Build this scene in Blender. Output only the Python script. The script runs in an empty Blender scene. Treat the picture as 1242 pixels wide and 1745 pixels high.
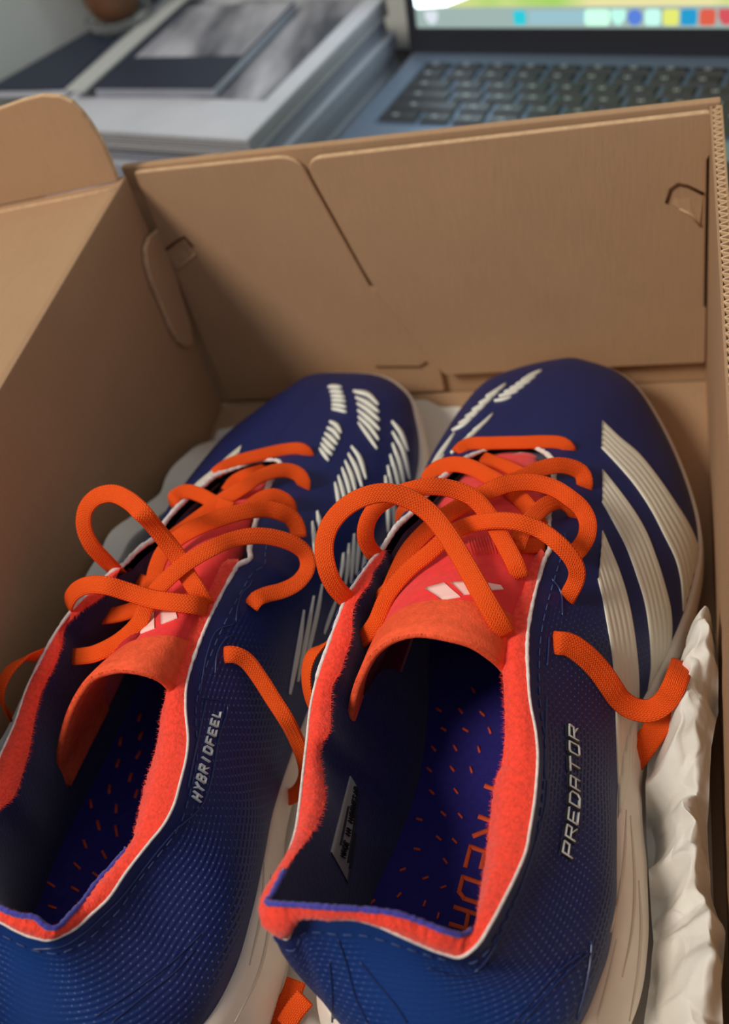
import bpy, math, random
import numpy as np
from mathutils import Vector, Matrix
from mathutils.bvhtree import BVHTree

random.seed(4); rng = np.random.default_rng(4)
S = bpy.context.scene
COL = S.collection

# ---------------------------------------------------------------- camera
CAM = np.array([0.2035, -0.3503, 0.3117]); YAW, PITCH, ROLL = -0.4072, 0.7916, -0.3099
FPX, IW, IH = 1839.24, 1242, 1745
def cam_axes():
    cy, sy, cp, sp = math.cos(YAW), math.sin(YAW), math.cos(PITCH), math.sin(PITCH)
    f = np.array([sy*cp, cy*cp, -sp]); r = np.array([cy, -sy, 0.0]); u = np.cross(r, f)
    cr, sr = math.cos(ROLL), math.sin(ROLL)
    return cr*r+sr*u, -sr*r+cr*u, f
AR, AU, AF = cam_axes()
cd = bpy.data.cameras.new('camera'); cam = bpy.data.objects.new('camera', cd); COL.objects.link(cam)
m = Matrix.Identity(4)
for i in range(3):
    m[i][0] = AR[i]; m[i][1] = AU[i]; m[i][2] = -AF[i]; m[i][3] = CAM[i]
cam.matrix_world = m
cd.sensor_fit = 'HORIZONTAL'; cd.sensor_width = 36.0; cd.lens = FPX/IW*36.0
cd.clip_start = 0.01; cd.clip_end = 50
cd.dof.use_dof = True; cd.dof.focus_distance = 0.30; cd.dof.aperture_fstop = 14.0
S.camera = cam

# ---------------------------------------------------------------- light
w = bpy.data.worlds.new('world'); S.world = w; w.use_nodes = True
bg = w.node_tree.nodes['Background']; bg.inputs[0].default_value = (0.80, 0.88, 1.0, 1); bg.inputs[1].default_value = 0.40
def area(name, loc, target, size, power, col):
    l = bpy.data.lights.new(name, 'AREA'); l.energy = power; l.size = size; l.color = col; l.shape = 'DISK'
    o = bpy.data.objects.new(name, l); COL.objects.link(o); o.location = loc
    o.rotation_euler = (Vector(target)-Vector(loc)).to_track_quat('-Z', 'Y').to_euler(); return o
area('ceiling_lamp_light', (-0.75, -1.0, 1.6), (0.1, -0.1, 0), 0.5, 27, (1.0, 0.93, 0.83))
S.view_settings.view_transform = 'Standard'; S.view_settings.look = 'None'
S.view_settings.exposure = 0.0; S.view_settings.gamma = 1.0; S.view_settings.use_curve_mapping = False

# ---------------------------------------------------------------- picture point -> place in the room
def ray(px, py):
    d = AF + (px-IW/2)/FPX*AR - (py-IH/2)/FPX*AU
    return d
def at(px, py, z):
    d = ray(px, py); return CAM + d*((z-CAM[2])/d[2])
def on_axis(px, py, ax, val):
    d = ray(px, py); return CAM + d*((val-CAM[ax])/d[ax])

# ---------------------------------------------------------------- materials
def lin(c):
    return tuple(((x/255)/12.92 if x/255 <= 0.04045 else ((x/255+0.055)/1.055)**2.4) for x in c)
def mat(name, rgb, rough=0.6, spec=0.4, metal=0.0, noise=None, bump=None, sheen=0.0, coat=0.0, emit=None, uv=False):
    """noise=(scale, amount), bump=(scale, strength, distance)"""
    M = bpy.data.materials.new(name); M.use_nodes = True
    nt = M.node_tree; b = nt.nodes['Principled BSDF']
    c = lin(rgb)
    b.inputs['Base Color'].default_value = (*c, 1); b.inputs['Roughness'].default_value = rough
    b.inputs['Specular IOR Level'].default_value = spec; b.inputs['Metallic'].default_value = metal
    b.inputs['Sheen Weight'].default_value = sheen; b.inputs['Coat Weight'].default_value = coat
    if emit:
        b.inputs['Emission Color'].default_value = (*lin(emit[0]), 1); b.inputs['Emission Strength'].default_value = emit[1]
    tc = nt.nodes.new('ShaderNodeTexCoord'); out = tc.outputs['UV' if uv else 'Object']
    if noise:
        n = nt.nodes.new('ShaderNodeTexNoise'); n.inputs['Scale'].default_value = noise[0]; n.inputs['Detail'].default_value = 5
        nt.links.new(out, n.inputs['Vector'])
        r = nt.nodes.new('ShaderNodeMapRange'); r.inputs[1].default_value = .3; r.inputs[2].default_value = .7
        r.inputs[3].default_value = 1-noise[1]; r.inputs[4].default_value = 1+noise[1]
        nt.links.new(n.outputs['Fac'], r.inputs[0])
        mx = nt.nodes.new('ShaderNodeVectorMath'); mx.operation = 'SCALE'; mx.inputs[0].default_value = c
        nt.links.new(r.outputs[0], mx.inputs['Scale']); nt.links.new(mx.outputs[0], b.inputs['Base Color'])
    if bump:
        n2 = nt.nodes.new('ShaderNodeTexNoise'); n2.inputs['Scale'].default_value = bump[0]; n2.inputs['Detail'].default_value = 4
        nt.links.new(out, n2.inputs['Vector'])
        bp = nt.nodes.new('ShaderNodeBump'); bp.inputs['Strength'].default_value = bump[1]; bp.inputs['Distance'].default_value = bump[2]
        nt.links.new(n2.outputs['Fac'], bp.inputs['Height']); nt.links.new(bp.outputs[0], b.inputs['Normal'])
    return M

def mnode(nt, op, a, b=None):
    n = nt.nodes.new('ShaderNodeMath'); n.operation = op
    for i, v in enumerate((a, b)):
        if v is None: continue
        if isinstance(v, (int, float)): n.inputs[i].default_value = v
        else: nt.links.new(v, n.inputs[i])
    return n.outputs[0]

def cardboard(name, rgb, flute_axis=0):
    """kraft board: fibre flecks, faint flute lines, soft mottling"""
    M = bpy.data.materials.new(name); M.use_nodes = True; nt = M.node_tree; b = nt.nodes['Principled BSDF']
    b.inputs['Roughness'].default_value = .78; b.inputs['Specular IOR Level'].default_value = .25
    tc = nt.nodes.new('ShaderNodeTexCoord')
    n = nt.nodes.new('ShaderNodeTexNoise'); n.inputs['Scale'].default_value = 16; n.inputs['Detail'].default_value = 8; n.inputs['Roughness'].default_value = .62
    nt.links.new(tc.outputs['Object'], n.inputs['Vector'])
    mp = nt.nodes.new('ShaderNodeMapping'); sc = [90, 90, 90]; sc[2] = 900 if flute_axis == 2 else 90; sc[flute_axis] = 900
    mp.inputs['Scale'].default_value = sc; nt.links.new(tc.outputs['Object'], mp.inputs['Vector'])
    f = nt.nodes.new('ShaderNodeTexNoise'); f.inputs['Scale'].default_value = 1.0; f.inputs['Detail'].default_value = 3
    nt.links.new(mp.outputs[0], f.inputs['Vector'])
    k = mnode(nt, 'ADD', mnode(nt, 'MULTIPLY', n.outputs['Fac'], .28), mnode(nt, 'MULTIPLY', f.outputs['Fac'], .12))
    k = mnode(nt, 'ADD', k, .80)
    mx = nt.nodes.new('ShaderNodeVectorMath'); mx.operation = 'SCALE'; mx.inputs[0].default_value = lin(rgb)
    nt.links.new(k, mx.inputs['Scale']); nt.links.new(mx.outputs[0], b.inputs['Base Color'])
    bp = nt.nodes.new('ShaderNodeBump'); bp.inputs['Strength'].default_value = .25; bp.inputs['Distance'].default_value = .0006
    nt.links.new(mnode(nt, 'ADD', f.outputs['Fac'], n.outputs['Fac']), bp.inputs['Height']); nt.links.new(bp.outputs[0], b.inputs['Normal'])
    return M

def upper_material():
    """smooth coated knit: navy, tiny pale dots in staggered rows where the vertex mask says so"""
    M = bpy.data.materials.new('navy_knit'); M.use_nodes = True; nt = M.node_tree; b = nt.nodes['Principled BSDF']
    tc = nt.nodes.new('ShaderNodeTexCoord'); sp = nt.nodes.new('ShaderNodeSeparateXYZ'); nt.links.new(tc.outputs['UV'], sp.inputs[0])
    P = .0023
    x = mnode(nt, 'DIVIDE', sp.outputs[0], P); y = mnode(nt, 'DIVIDE', sp.outputs[1], P*.72)
    row = mnode(nt, 'FLOOR', y)
    x2 = mnode(nt, 'ADD', x, mnode(nt, 'MULTIPLY', mnode(nt, 'MODULO', row, 2.0), .5))
    fx = mnode(nt, 'SUBTRACT', mnode(nt, 'FRACT', x2), .5); fy = mnode(nt, 'SUBTRACT', mnode(nt, 'FRACT', y), .5)
    fy = mnode(nt, 'MULTIPLY', fy, .75)
    d = mnode(nt, 'SQRT', mnode(nt, 'ADD', mnode(nt, 'MULTIPLY', fx, fx), mnode(nt, 'MULTIPLY', fy, fy)))
    dot = nt.nodes.new('ShaderNodeMapRange'); dot.inputs[1].default_value = .07; dot.inputs[2].default_value = .15; dot.inputs[3].default_value = 1; dot.inputs[4].default_value = 0
    nt.links.new(d, dot.inputs[0])
    at_ = nt.nodes.new('ShaderNodeAttribute'); at_.attribute_name = 'dots'
    ns = nt.nodes.new('ShaderNodeTexNoise'); ns.inputs['Scale'].default_value = 60; nt.links.new(tc.outputs['UV'], ns.inputs['Vector'])
    fac = mnode(nt, 'MULTIPLY', mnode(nt, 'MULTIPLY', dot.outputs[0], at_.outputs['Fac']), mnode(nt, 'MULTIPLY', ns.outputs['Fac'], 1.0))
    heel = nt.nodes.new('ShaderNodeAttribute'); heel.attribute_name = 'heel'
    m1 = nt.nodes.new('ShaderNodeMix'); m1.data_type = 'RGBA'
    m1.inputs['A'].default_value = (*lin((24, 36, 92)), 1); m1.inputs['B'].default_value = (*lin((14, 55, 122)), 1)
    nt.links.new(heel.outputs['Fac'], m1.inputs['Factor'])
    m2 = nt.nodes.new('ShaderNodeMix'); m2.data_type = 'RGBA'; m2.inputs['B'].default_value = (*lin((104, 122, 176)), 1)
    nt.links.new(m1.outputs['Result'], m2.inputs['A']); nt.links.new(fac, m2.inputs['Factor'])
    nt.links.new(m2.outputs['Result'], b.inputs['Base Color'])
    b.inputs['Roughness'].default_value = .5; b.inputs['Specular IOR Level'].default_value = .35
    # knit relief
    wv = mnode(nt, 'MULTIPLY', mnode(nt, 'SINE', mnode(nt, 'MULTIPLY', y, 6.283)), mnode(nt, 'MULTIPLY', at_.outputs['Fac'], .5))
    h = mnode(nt, 'ADD', wv, mnode(nt, 'MULTIPLY', fac, -1.5))
    fine = nt.nodes.new('ShaderNodeTexNoise'); fine.inputs['Scale'].default_value = 900; nt.links.new(tc.outputs['UV'], fine.inputs['Vector'])
    h = mnode(nt, 'ADD', h, mnode(nt, 'MULTIPLY', fine.outputs['Fac'], .4))
    bp = nt.nodes.new('ShaderNodeBump'); bp.inputs['Strength'].default_value = .35; bp.inputs['Distance'].default_value = .0004
    nt.links.new(h, bp.inputs['Height']); nt.links.new(bp.outputs[0], b.inputs['Normal'])
    return M

def lace_material():
    """flat braided cord: herringbone of small yarn bumps, from the lace's own UVs"""
    M = bpy.data.materials.new('orange_braid'); M.use_nodes = True; nt = M.node_tree; b = nt.nodes['Principled BSDF']
    tc = nt.nodes.new('ShaderNodeTexCoord'); sp = nt.nodes.new('ShaderNodeSeparateXYZ'); nt.links.new(tc.outputs['UV'], sp.inputs[0])
    u = mnode(nt, 'DIVIDE', sp.outputs[0], .0009); v = mnode(nt, 'DIVIDE', sp.outputs[1], .00055)
    a = mnode(nt, 'SINE', mnode(nt, 'MULTIPLY', mnode(nt, 'ADD', u, mnode(nt, 'MULTIPLY', mnode(nt, 'PINGPONG', v, 1.0), .9)), 6.283))
    c = mnode(nt, 'SINE', mnode(nt, 'MULTIPLY', v, 6.283))
    h = mnode(nt, 'MULTIPLY', mnode(nt, 'ADD', a, 1.0), mnode(nt, 'ADD', c, 1.2))
    r = nt.nodes.new('ShaderNodeMapRange'); r.inputs[1].default_value = 0; r.inputs[2].default_value = 3; r.inputs[3].default_value = .84; r.inputs[4].default_value = 1.22
    nt.links.new(h, r.inputs[0])
    mx = nt.nodes.new('ShaderNodeVectorMath'); mx.operation = 'SCALE'; mx.inputs[0].default_value = lin((255, 92, 30))
    nt.links.new(r.outputs[0], mx.inputs['Scale']); nt.links.new(mx.outputs[0], b.inputs['Base Color'])
    b.inputs['Roughness'].default_value = .75; b.inputs['Specular IOR Level'].default_value = .12
    bp = nt.nodes.new('ShaderNodeBump'); bp.inputs['Strength'].default_value = .6; bp.inputs['Distance'].default_value = .0003
    nt.links.new(h, bp.inputs['Height']); nt.links.new(bp.outputs[0], b.inputs['Normal'])
    return M

MT = {
 'upper': upper_material(), 'lace': lace_material(),
 'coral': mat('coral_suede', (250, 72, 52), .9, .1, noise=(900, .16), bump=(1400, .7, .0006), sheen=.3),
 'white_edge': mat('raw_white_edge', (226, 214, 208), .8, .2, noise=(700, .15), bump=(900, .5, .0004)),
 'lining': mat('navy_lining', (30, 28, 82), .9, .1, noise=(500, .2), bump=(1200, .5, .0004), sheen=.2),
 'rim': mat('violet_rim', (72, 68, 160), .9, .1, noise=(900, .2), bump=(1200, .6, .0005), sheen=.3),
 'insole': mat('violet_insole', (46, 38, 116), .85, .15, noise=(600, .12), bump=(1500, .3, .0003)),
 'print': mat('orange_print', (226, 84, 48), .7, .2),
 'tongue': mat('red_knit_tongue', (240, 52, 50), .75, .2, noise=(400, .08), bump=(1500, .4, .0003), sheen=.2),
 'hem': mat('orange_elastic', (242, 92, 54), .8, .2, noise=(500, .12), bump=(1500, .6, .0004)),
 'cream': mat('cream_rubber', (238, 224, 210), .5, .4, noise=(60, .06)),
 'groove': mat('cream_groove', (216, 199, 182), .6, .3),
 'stripe': mat('ribbed_white_rubber', (226, 219, 200), .38, .5),
 'dash': mat('white_rubber_fin', (232, 230, 216), .4, .5),
 'seam': mat('navy_film', (30, 45, 94), .35, .5),
 'stitch': mat('pale_stitch', (66, 80, 122), .7, .2),
 'silver': mat('silver_letter', (246, 244, 238), .35, .5),
 'letter_back': mat('letter_outline_film', (8, 10, 30), .35, .5),  # near-black outline film behind the silver letters
 'logo': mat('pale_logo_print', (250, 200, 190), .6, .3),
 'label': mat('grey_label', (150, 148, 146), .8, .2), 'ink': mat('dark_ink', (40, 40, 48), .8, .2),
 'tissue': mat('white_tissue', (228, 224, 214), .75, .25, noise=(40, .04), bump=(350, .25, .0005)),
 'board': cardboard('kraft_board', (176, 140, 106)),
 'board_in': cardboard('kraft_board_inside', (170, 134, 102), 1),
 'board_edge': mat('kraft_edge', (206, 170, 132), .85, .2, noise=(500, .15)),
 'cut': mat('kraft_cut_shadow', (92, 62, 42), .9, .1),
}

# ---------------------------------------------------------------- mesh helpers (all coordinates are room coordinates)
def world_base(p):
    b = Vector((0, 0, 0))
    while p: b += p.location; p = p.parent
    return np.array(b)
def obj(name, V, F, material, parent=None, smooth=True, uv=None, label=None, kind=None, attrs=None):
    V = np.asarray(V, float); b = world_base(parent)
    me = bpy.data.meshes.new(name); me.from_pydata((V-b).tolist(), [], [list(map(int, f)) for f in F])
    me.materials.append(material)
    if smooth: me.polygons.foreach_set('use_smooth', [True]*len(me.polygons))
    if uv is not None:
        l = me.uv_layers.new(name='UVMap'); idx = np.zeros(len(me.loops), int); me.loops.foreach_get('vertex_index', idx)
        l.data.foreach_set('uv', np.asarray(uv, float)[idx].astype(np.float32).ravel())
    for k, a in (attrs or {}).items():
        at_ = me.attributes.new(k, 'FLOAT', 'POINT'); at_.data.foreach_set('value', np.asarray(a, np.float32))
    me.update()
    o = bpy.data.objects.new(name, me); COL.objects.link(o); o.parent = parent
    if label: o['label'] = label
    if kind: o['kind'] = kind
    return o
def thing(name, label, cat, loc, group=None, rotz=0.0):
    o = bpy.data.objects.new(name, None); COL.objects.link(o); o.location = loc; o.rotation_euler = (0, 0, rotz)
    o.empty_display_size = .02; o['label'] = label; o['category'] = cat
    if group: o['group'] = group
    return o
def tag(o, label, cat, group=None):
    o['label'] = label; o['category'] = cat
    if group: o['group'] = group
    return o
class MB:
    def __init__(s): s.V = []; s.F = []; s.UV = []
    def add(s, V, F, uv=None):
        k = len(s.V); s.V += [tuple(v) for v in V]; s.F += [tuple(int(i)+k for i in f) for f in F]
        s.UV += [tuple(q) for q in (uv if uv is not None else [(0, 0)]*len(V))]
    def build(s, name, material, parent=None, smooth=True, uv=False, **k):
        return obj(name, s.V, s.F, material, parent, smooth, s.UV if uv else None, **k)
def grid_faces(n, m_, wrap=False, flip=False):
    """n columns by m_ rows, vertex index = i*m_+j"""
    F = []
    for i in range(n if wrap else n-1):
        a = i*m_; b = ((i+1) % n)*m_
        for j in range(m_-1):
            q = (a+j, b+j, b+j+1, a+j+1); F.append(q[::-1] if flip else q)
    return F
def box_np(c, ex, ey, ez, sx, sy, sz):
    """box centred at c with half sizes along unit axes"""
    V = []
    for k in (-1, 1):
        for j in (-1, 1):
            for i in (-1, 1): V.append(np.asarray(c)+np.asarray(ex)*sx*i+np.asarray(ey)*sy*j+np.asarray(ez)*sz*k)
    return V, [(0, 2, 3, 1), (4, 5, 7, 6), (0, 1, 5, 4), (2, 6, 7, 3), (0, 4, 6, 2), (1, 3, 7, 5)]
def norm(v):
    v = np.asarray(v, float); n = np.linalg.norm(v, axis=-1, keepdims=True); return v/np.maximum(n, 1e-9)
def hermite(P, us, q, closed=False):
    """smooth curve through P at parameters us, sampled at q (finite-difference tangents)"""
    P = np.asarray(P, float); us = np.asarray(us, float); q = np.asarray(q, float)
    if closed:
        P = np.vstack([P[-3:], P, P[:3]]); us = np.concatenate([us[-3:]-1, us, us[:3]+1]); q = np.mod(q, 1.0)
    h = np.diff(us)[:, None]; d = np.diff(P, axis=0)/h
    T = np.vstack([d[:1], (d[:-1]*h[1:]+d[1:]*h[:-1])/(h[1:]+h[:-1]), d[-1:]])
    k = np.clip(np.searchsorted(us, q, side='right')-1, 0, len(us)-2)
    hh = (us[k+1]-us[k])[:, None]; t = ((q-us[k])[:, None])/hh
    return (2*t**3-3*t**2+1)*P[k] + (t**3-2*t**2+t)*hh*T[k] + (-2*t**3+3*t**2)*P[k+1] + (t**3-t**2)*hh*T[k+1]
def chord(P):
    P = np.asarray(P, float); s = np.concatenate([[0], np.cumsum(np.linalg.norm(np.diff(P, axis=0), axis=1))]); return s
def smooth_path(P, n):
    P = np.asarray(P, float); s = np.sqrt(np.maximum(np.linalg.norm(np.diff(P, axis=0), axis=1), 1e-6)); s = np.concatenate([[0], np.cumsum(s)])
    fine = hermite(P, s, np.linspace(0, s[-1], 600)); c = chord(fine)
    return np.array([[np.interp(t, c, fine[:, k]) for k in range(fine.shape[1])] for t in np.linspace(0, c[-1], n)])
def anchored(P, anchors):
    """parameters for points P: anchors = {index: u}; in between by length"""
    s = chord(P); ks = sorted(anchors); return np.interp(s, s[ks], [anchors[k] for k in ks])
def tube(mb, P, r, n=8, uvlen=True):
    P = np.asarray(P, float); t = norm(np.gradient(P, axis=0)); up = np.array([0.1, -.3, 1.0])
    a = norm(np.cross(t, up)); b = np.cross(a, t); r = np.broadcast_to(np.asarray(r, float), (len(P),)); V = []; UV = []; s = chord(P)
    for i in range(len(P)):
        for k in range(n):
            an = 2*math.pi*k/n; V.append(P[i]+r[i]*(a[i]*math.cos(an)+b[i]*math.sin(an))); UV.append((s[i], k/n))
    F = []
    for i in range(len(P)-1):
        for k in range(n): F.append((i*n+k, i*n+(k+1) % n, (i+1)*n+(k+1) % n, (i+1)*n+k))
    F.append(tuple(range(n))[::-1]); F.append(tuple((len(P)-1)*n+k for k in range(n)))
    mb.add(V, F, UV)
def sstep(a, b, x):
    t = np.clip((np.asarray(x, float)-a)/(b-a), 0, 1); return t*t*(3-2*t)
# ---------------------------------------------------------------- boots
N, MR = 320, 40
QU = np.arange(N)/N
TONGUE_FACE = 3
class Boot: pass

def build_boot(name, label, base, T, Ta, B, C, Ca, sec, lateral_sign):
    """T: top line of the shell (picture x, y, height), B: line where shell meets sole (u, x, y, z), C: inner edge of the suede collar,
    sec: cross-sections of the tongue from its elastic edge to the throat"""
    bt = Boot(); root = thing(name, label, 'football boot', base, 'pair of navy boots in the box'); bt.root = root
    flip = lateral_sign < 0
    TP = np.array([at(*q) for q in T]); tu = anchored(np.vstack([TP, TP[:1]]), {**Ta, len(TP): 1.0})[:-1]
    bt.T = lambda q: hermite(TP, tu, q, True)
    BP = np.array([b[1:] for b in B]); bu = np.array([b[0] for b in B])
    bt.B = lambda q: hermite(BP, bu, q, True)
    t = bt.T(QU); b = bt.B(QU)
    cen = np.array([[0, 0, 0]]*N, float)
    # outward horizontal direction of the feather line
    tg = norm(np.roll(b, -1, 0)-np.roll(b, 1, 0)); outw = norm(np.stack([tg[:, 1], -tg[:, 0], 0*tg[:, 0]], 1))
    ctr = b.mean(0)
    if np.sum((b-ctr)*outw) < 0: outw = -outw
    tt = norm(np.roll(t, -1, 0)-np.roll(t, 1, 0)); outT = norm(np.stack([tt[:, 1], -tt[:, 0], 0*tt[:, 0]], 1))
    if np.sum((t-t.mean(0))*outT) < 0: outT = -outT
    bt.outw, bt.outT = outw, outT
    d = np.minimum(QU, 1-QU)*1.0
    dk = np.array([0, .10, .20, .33, .44, .5])
    a_up = np.interp(d, dk, [.011, .016, .021, .016, .018, .020])
    a_out = np.interp(d, dk, [.001, .0005, -.001, .001, .004, .005])
    a_out = a_out + .009*np.exp(-((QU-.705)/.06)**2)                    # the inner quarter overhangs the arch
    b_out = np.interp(d, dk, [.030, .019, .013, .004, .003, .003])
    b_dn = np.interp(d, dk, [.009, .007, .010, .015, .017, .018])
    P0, P3 = b, t
    P1 = b + outw*a_out[:, None] + np.array([0, 0, 1.])*a_up[:, None]
    dirT = norm(np.where(np.linalg.norm((b-t)[:, :2], axis=1)[:, None] > .012, (b-t)*np.array([1, 1, 0]), outT))
    P2 = t + dirT*b_out[:, None] - np.array([0, 0, 1.])*b_dn[:, None]
    v = np.linspace(0, 1, MR)
    G = ((1-v)**3)[None, :, None]*P0[:, None] + (3*v*(1-v)**2)[None, :, None]*P1[:, None] + (3*v*v*(1-v))[None, :, None]*P2[:, None] + (v**3)[None, :, None]*P3[:, None]
    bt.G = G
    seg = np.linalg.norm(np.diff(G, axis=1), axis=2); vl = np.concatenate([np.zeros((N, 1)), np.cumsum(seg, 1)], 1); vl = vl[:, -1:]-vl
    midc = G[:, MR//2]; ul = np.concatenate([[0], np.cumsum(np.linalg.norm(np.diff(midc, axis=0), axis=1))])
    UV = np.stack([np.repeat(ul[:, None], MR, 1), vl], 2).reshape(-1, 2)
    # where the dotted knit shows: quarters and heel, not the toe, not the collar film
    dm = sstep(.215, .26, d)[:, None]*sstep(.10, .22, v)[None]*sstep(.90, .82, v)[None]
    hm = sstep(.43, .49, d)[:, None]*np.ones((1, MR))
    dm = dm*(1-.9*sstep(.475, .49, d)[:, None])
    bt.V = G.reshape(-1, 3); bt.F = grid_faces(N, MR, True, flip)
    bt.upper = obj('upper', bt.V, bt.F, MT['upper'], root, uv=UV, attrs={'dots': dm.ravel(), 'heel': hm.ravel()})
    # ---- sole plate: lip, side wall, flared foot, underside
    so = np.interp(QU, [0, .1, .16, .22, .29, .36, .44, .5, .56, .63, .665, .75, .84, .92, 1], [.0015, .001, .0008, .001, .0035, .0065, .007, .0055, .0065, .0045, .0008, .0005, .001, .001, .0015])
    zb = b[:, 2]
    def ring(o, z): r = b + outw*np.asarray(o)[:, None]; r[:, 2] = z; return r
    one = np.ones(N)
    rings = [ring(-.0006*one, zb+.0022), ring(.0010*one, zb+.0018), ring(.0012+.25*so, zb-.002), ring(.0012+.75*so, zb*.62+.002), ring(.001+so, zb*.35+.003),
             ring(so*.9, zb*0+.0062), ring(so*.4-.002, zb*0+.0035), ring(so*0-.012, zb*0+.0032)]
    RV = np.stack(rings, 1); k = len(rings)
    ctrl = np.array([[b[:, 0].mean(), yy, .0032] for yy in b[:, 1]])
    RV = np.concatenate([RV, (rings[-1]*.35+ctrl*.65)[:, None]], 1)
    bt.sole = obj('sole_plate', RV.reshape(-1, 3), grid_faces(N, k+1, True, not flip), MT['cream'], root)
    # ---- raw white edge of the shell
    mb = MB(); qq = np.linspace(0, 1, 401); te = bt.T(qq % 1.0)
    dd = np.minimum(qq % 1, 1-(qq % 1)); rad = .0004 + .0004*sstep(.23, .17, dd)*sstep(.02, .06, dd) + .0003*rng.random(401)*(dd < .28)
    tube(mb, te, rad, 8); mb.build('edge_binding', MT['white_edge'], root)
    # ---- suede collar
    CP = np.array([at(*q) for q in C]); cu = anchored(CP, Ca); bt.cu = cu
    u0, u1 = cu[0], cu[-1]
    NC = 420; qc = np.linspace(u0, u1, NC); tc = bt.T(qc); cc = hermite(CP, cu, qc)
    cc = cc + np.array([0, 0, 1.])*(rng.standard_normal(NC)*.00018)[:, None]
    R = 9; w_ = np.linspace(0, 1, R); up = np.array([0, 0, 1.])
    hgt = np.linalg.norm(cc-tc, axis=1)*.22
    axis_in = norm((cc-tc)); nrm = norm(np.cross(norm(np.gradient(tc, axis=0)), axis_in)); ow = norm(np.stack([np.gradient(tc[:, 1]), -np.gradient(tc[:, 0]), 0*tc[:, 0]], 1)); ow = -ow if np.sum((tc-tc.mean(0))*ow) < 0 else ow
    nrm = np.where(np.sum(nrm*(ow*.8+up*.7), 1)[:, None] < 0, -nrm, nrm)
    K = tc[:, None]*(1-w_)[None, :, None] + cc[:, None]*w_[None, :, None] + nrm[:, None]*(hgt[:, None]*np.sin(w_*math.pi)[None])[:, :, None]
    K += nrm[:, None]*(rng.standard_normal((NC, R))*.00010)[:, :, None]
    bt.coral = obj('suede_collar', K.reshape(-1, 3), grid_faces(NC, R, False, not flip), MT['coral'], root, uv=None)
    fz = MB()
    for i in range(0, NC-1):
        for _ in range(4):
            f = random.random(); a = cc[i]*(1-f)+cc[i+1]*f; di = axis_in[i]*random.uniform(.0003, .0010)+np.array([random.gauss(0, .0003), random.gauss(0, .0003), random.gauss(-.0001, .0003)])
            s = norm(np.cross(di, nrm[i]))*.00008; fz.add([a+s-di*.5, a-s-di*.5, a+di], [(0, 1, 2)])
    fz.build('suede_fringe', MT['coral'], bt.coral, kind='stuff')
    ru = [q for q in qc if .435 < q < .605]; mb = MB(); tube(mb, hermite(CP, cu, np.array(ru))+np.array([0, 0, .0003]), .00055+.0003*rng.random(len(ru)), 7); mb.build('collar_rim', MT['rim'], root)
    # ---- lining: from the collar (or just under the eyestay) down to the insole
    inn = -outT
    cin = np.zeros((N, 3))
    for i, q in enumerate(QU):
        if u0 <= q <= u1: cin[i] = hermite(CP, cu, np.array([q]))[0]
        else: cin[i] = t[i]+inn[i]*.0022-up*.0022
    I = b - outw*.0062; I[:, 2] = np.interp(d, [0, .1, .2, .3, .5], [.019, .016, .015, .019, .024]); bt.I = I
    e = np.linspace(0, 1, 16)
    L1 = cin - up*.018 + inn*(.007*sstep(.40, .46, d))[:, None]; L2 = I + up*.012 + outw*.001
    L2[d < .13] = (I + up*.010)[d < .13]; L1[d < .13] = (cin*.75+I*.25-up*.004)[d < .13]
    LG = ((1-e)**3)[None, :, None]*cin[:, None]+(3*e*(1-e)**2)[None, :, None]*L1[:, None]+(3*e*e*(1-e))[None, :, None]*L2[:, None]+(e**3)[None, :, None]*I[:, None]
    bt.lining = obj('lining', LG.reshape(-1, 3), grid_faces(N, 16, True, flip), MT['lining'], root); bt.LV = LG.reshape(-1, 3); bt.LF = grid_faces(N, 16, True, flip)
    g = np.linspace(0, 1, 7); cl = np.stack([np.interp(I[:, 1], [I[:, 1].min(), I[:, 1].max()], [I[np.argmin(I[:, 1]), 0], I[np.argmax(I[:, 1]), 0]]), np.clip(I[:, 1], I[:, 1].min()+.02, I[:, 1].max()-.02), I[:, 2]-.001], 1)
    IG = I[:, None]*(1-g)[None, :, None]+cl[:, None]*g[None, :, None]
    bt.IV = IG.reshape(-1, 3); bt.IF = grid_faces(N, 7, True, flip)
    bt.insole = obj('insole', bt.IV, bt.IF, MT['insole'], root)
    # ---- tongue: sheet through the given cross-sections
    W = 41; secs = []
    for sct in sec:
        P = np.array([at(*q) for q in sct]); s = chord(P); secs.append(hermite(P, s, np.linspace(0, s[-1], W)))
    secs = np.array(secs); sp = chord(secs[:, W//2]); ns = 40
    fine = np.array([hermite(secs[:, j], sp, np.linspace(0, sp[-1], ns)) for j in range(W)])       # W x ns x 3
    # soft cross folds of the knit near the opening
    ff = np.linspace(0, 1, ns)
    for (c0, wd, am) in ((.14, .05, .0012), (.26, .06, .0009)):
        fine[:, :, 2] -= (am*np.exp(-((ff-c0)/wd)**2))[None]*np.sin(np.linspace(.3, 2.9, W))[:, None]
    bt.TV = fine.reshape(-1, 3); TFc = grid_faces(W, ns, False, not flip); bt.TF = TFc
    nr = norm(np.cross(np.gradient(fine, axis=0), np.gradient(fine, axis=1))); nr = np.where((nr[W//2, ns//2, 2] > 0), nr, -nr)
    both = np.concatenate([fine, fine-nr*.0014], 1)
    bt.tongue = obj('tongue', both.reshape(-1, 3), grid_faces(W, 2*ns, False, not flip), MT['tongue'], root)
    hb = fine[:, :6]+nr[:, :6]*.0005; hv = np.concatenate([ (fine[:, :6]-nr[:, :6]*.002)[:, ::-1], hb], 1)
    bt.hem = obj('elastic_hem', hv.reshape(-1, 3), grid_faces(W, 12, False, not flip), MT['hem'], bt.tongue)
    tb = MB(); tube(tb, fine[:, 0]-nr[:, 0]*.0007, .0012, 8)
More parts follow.
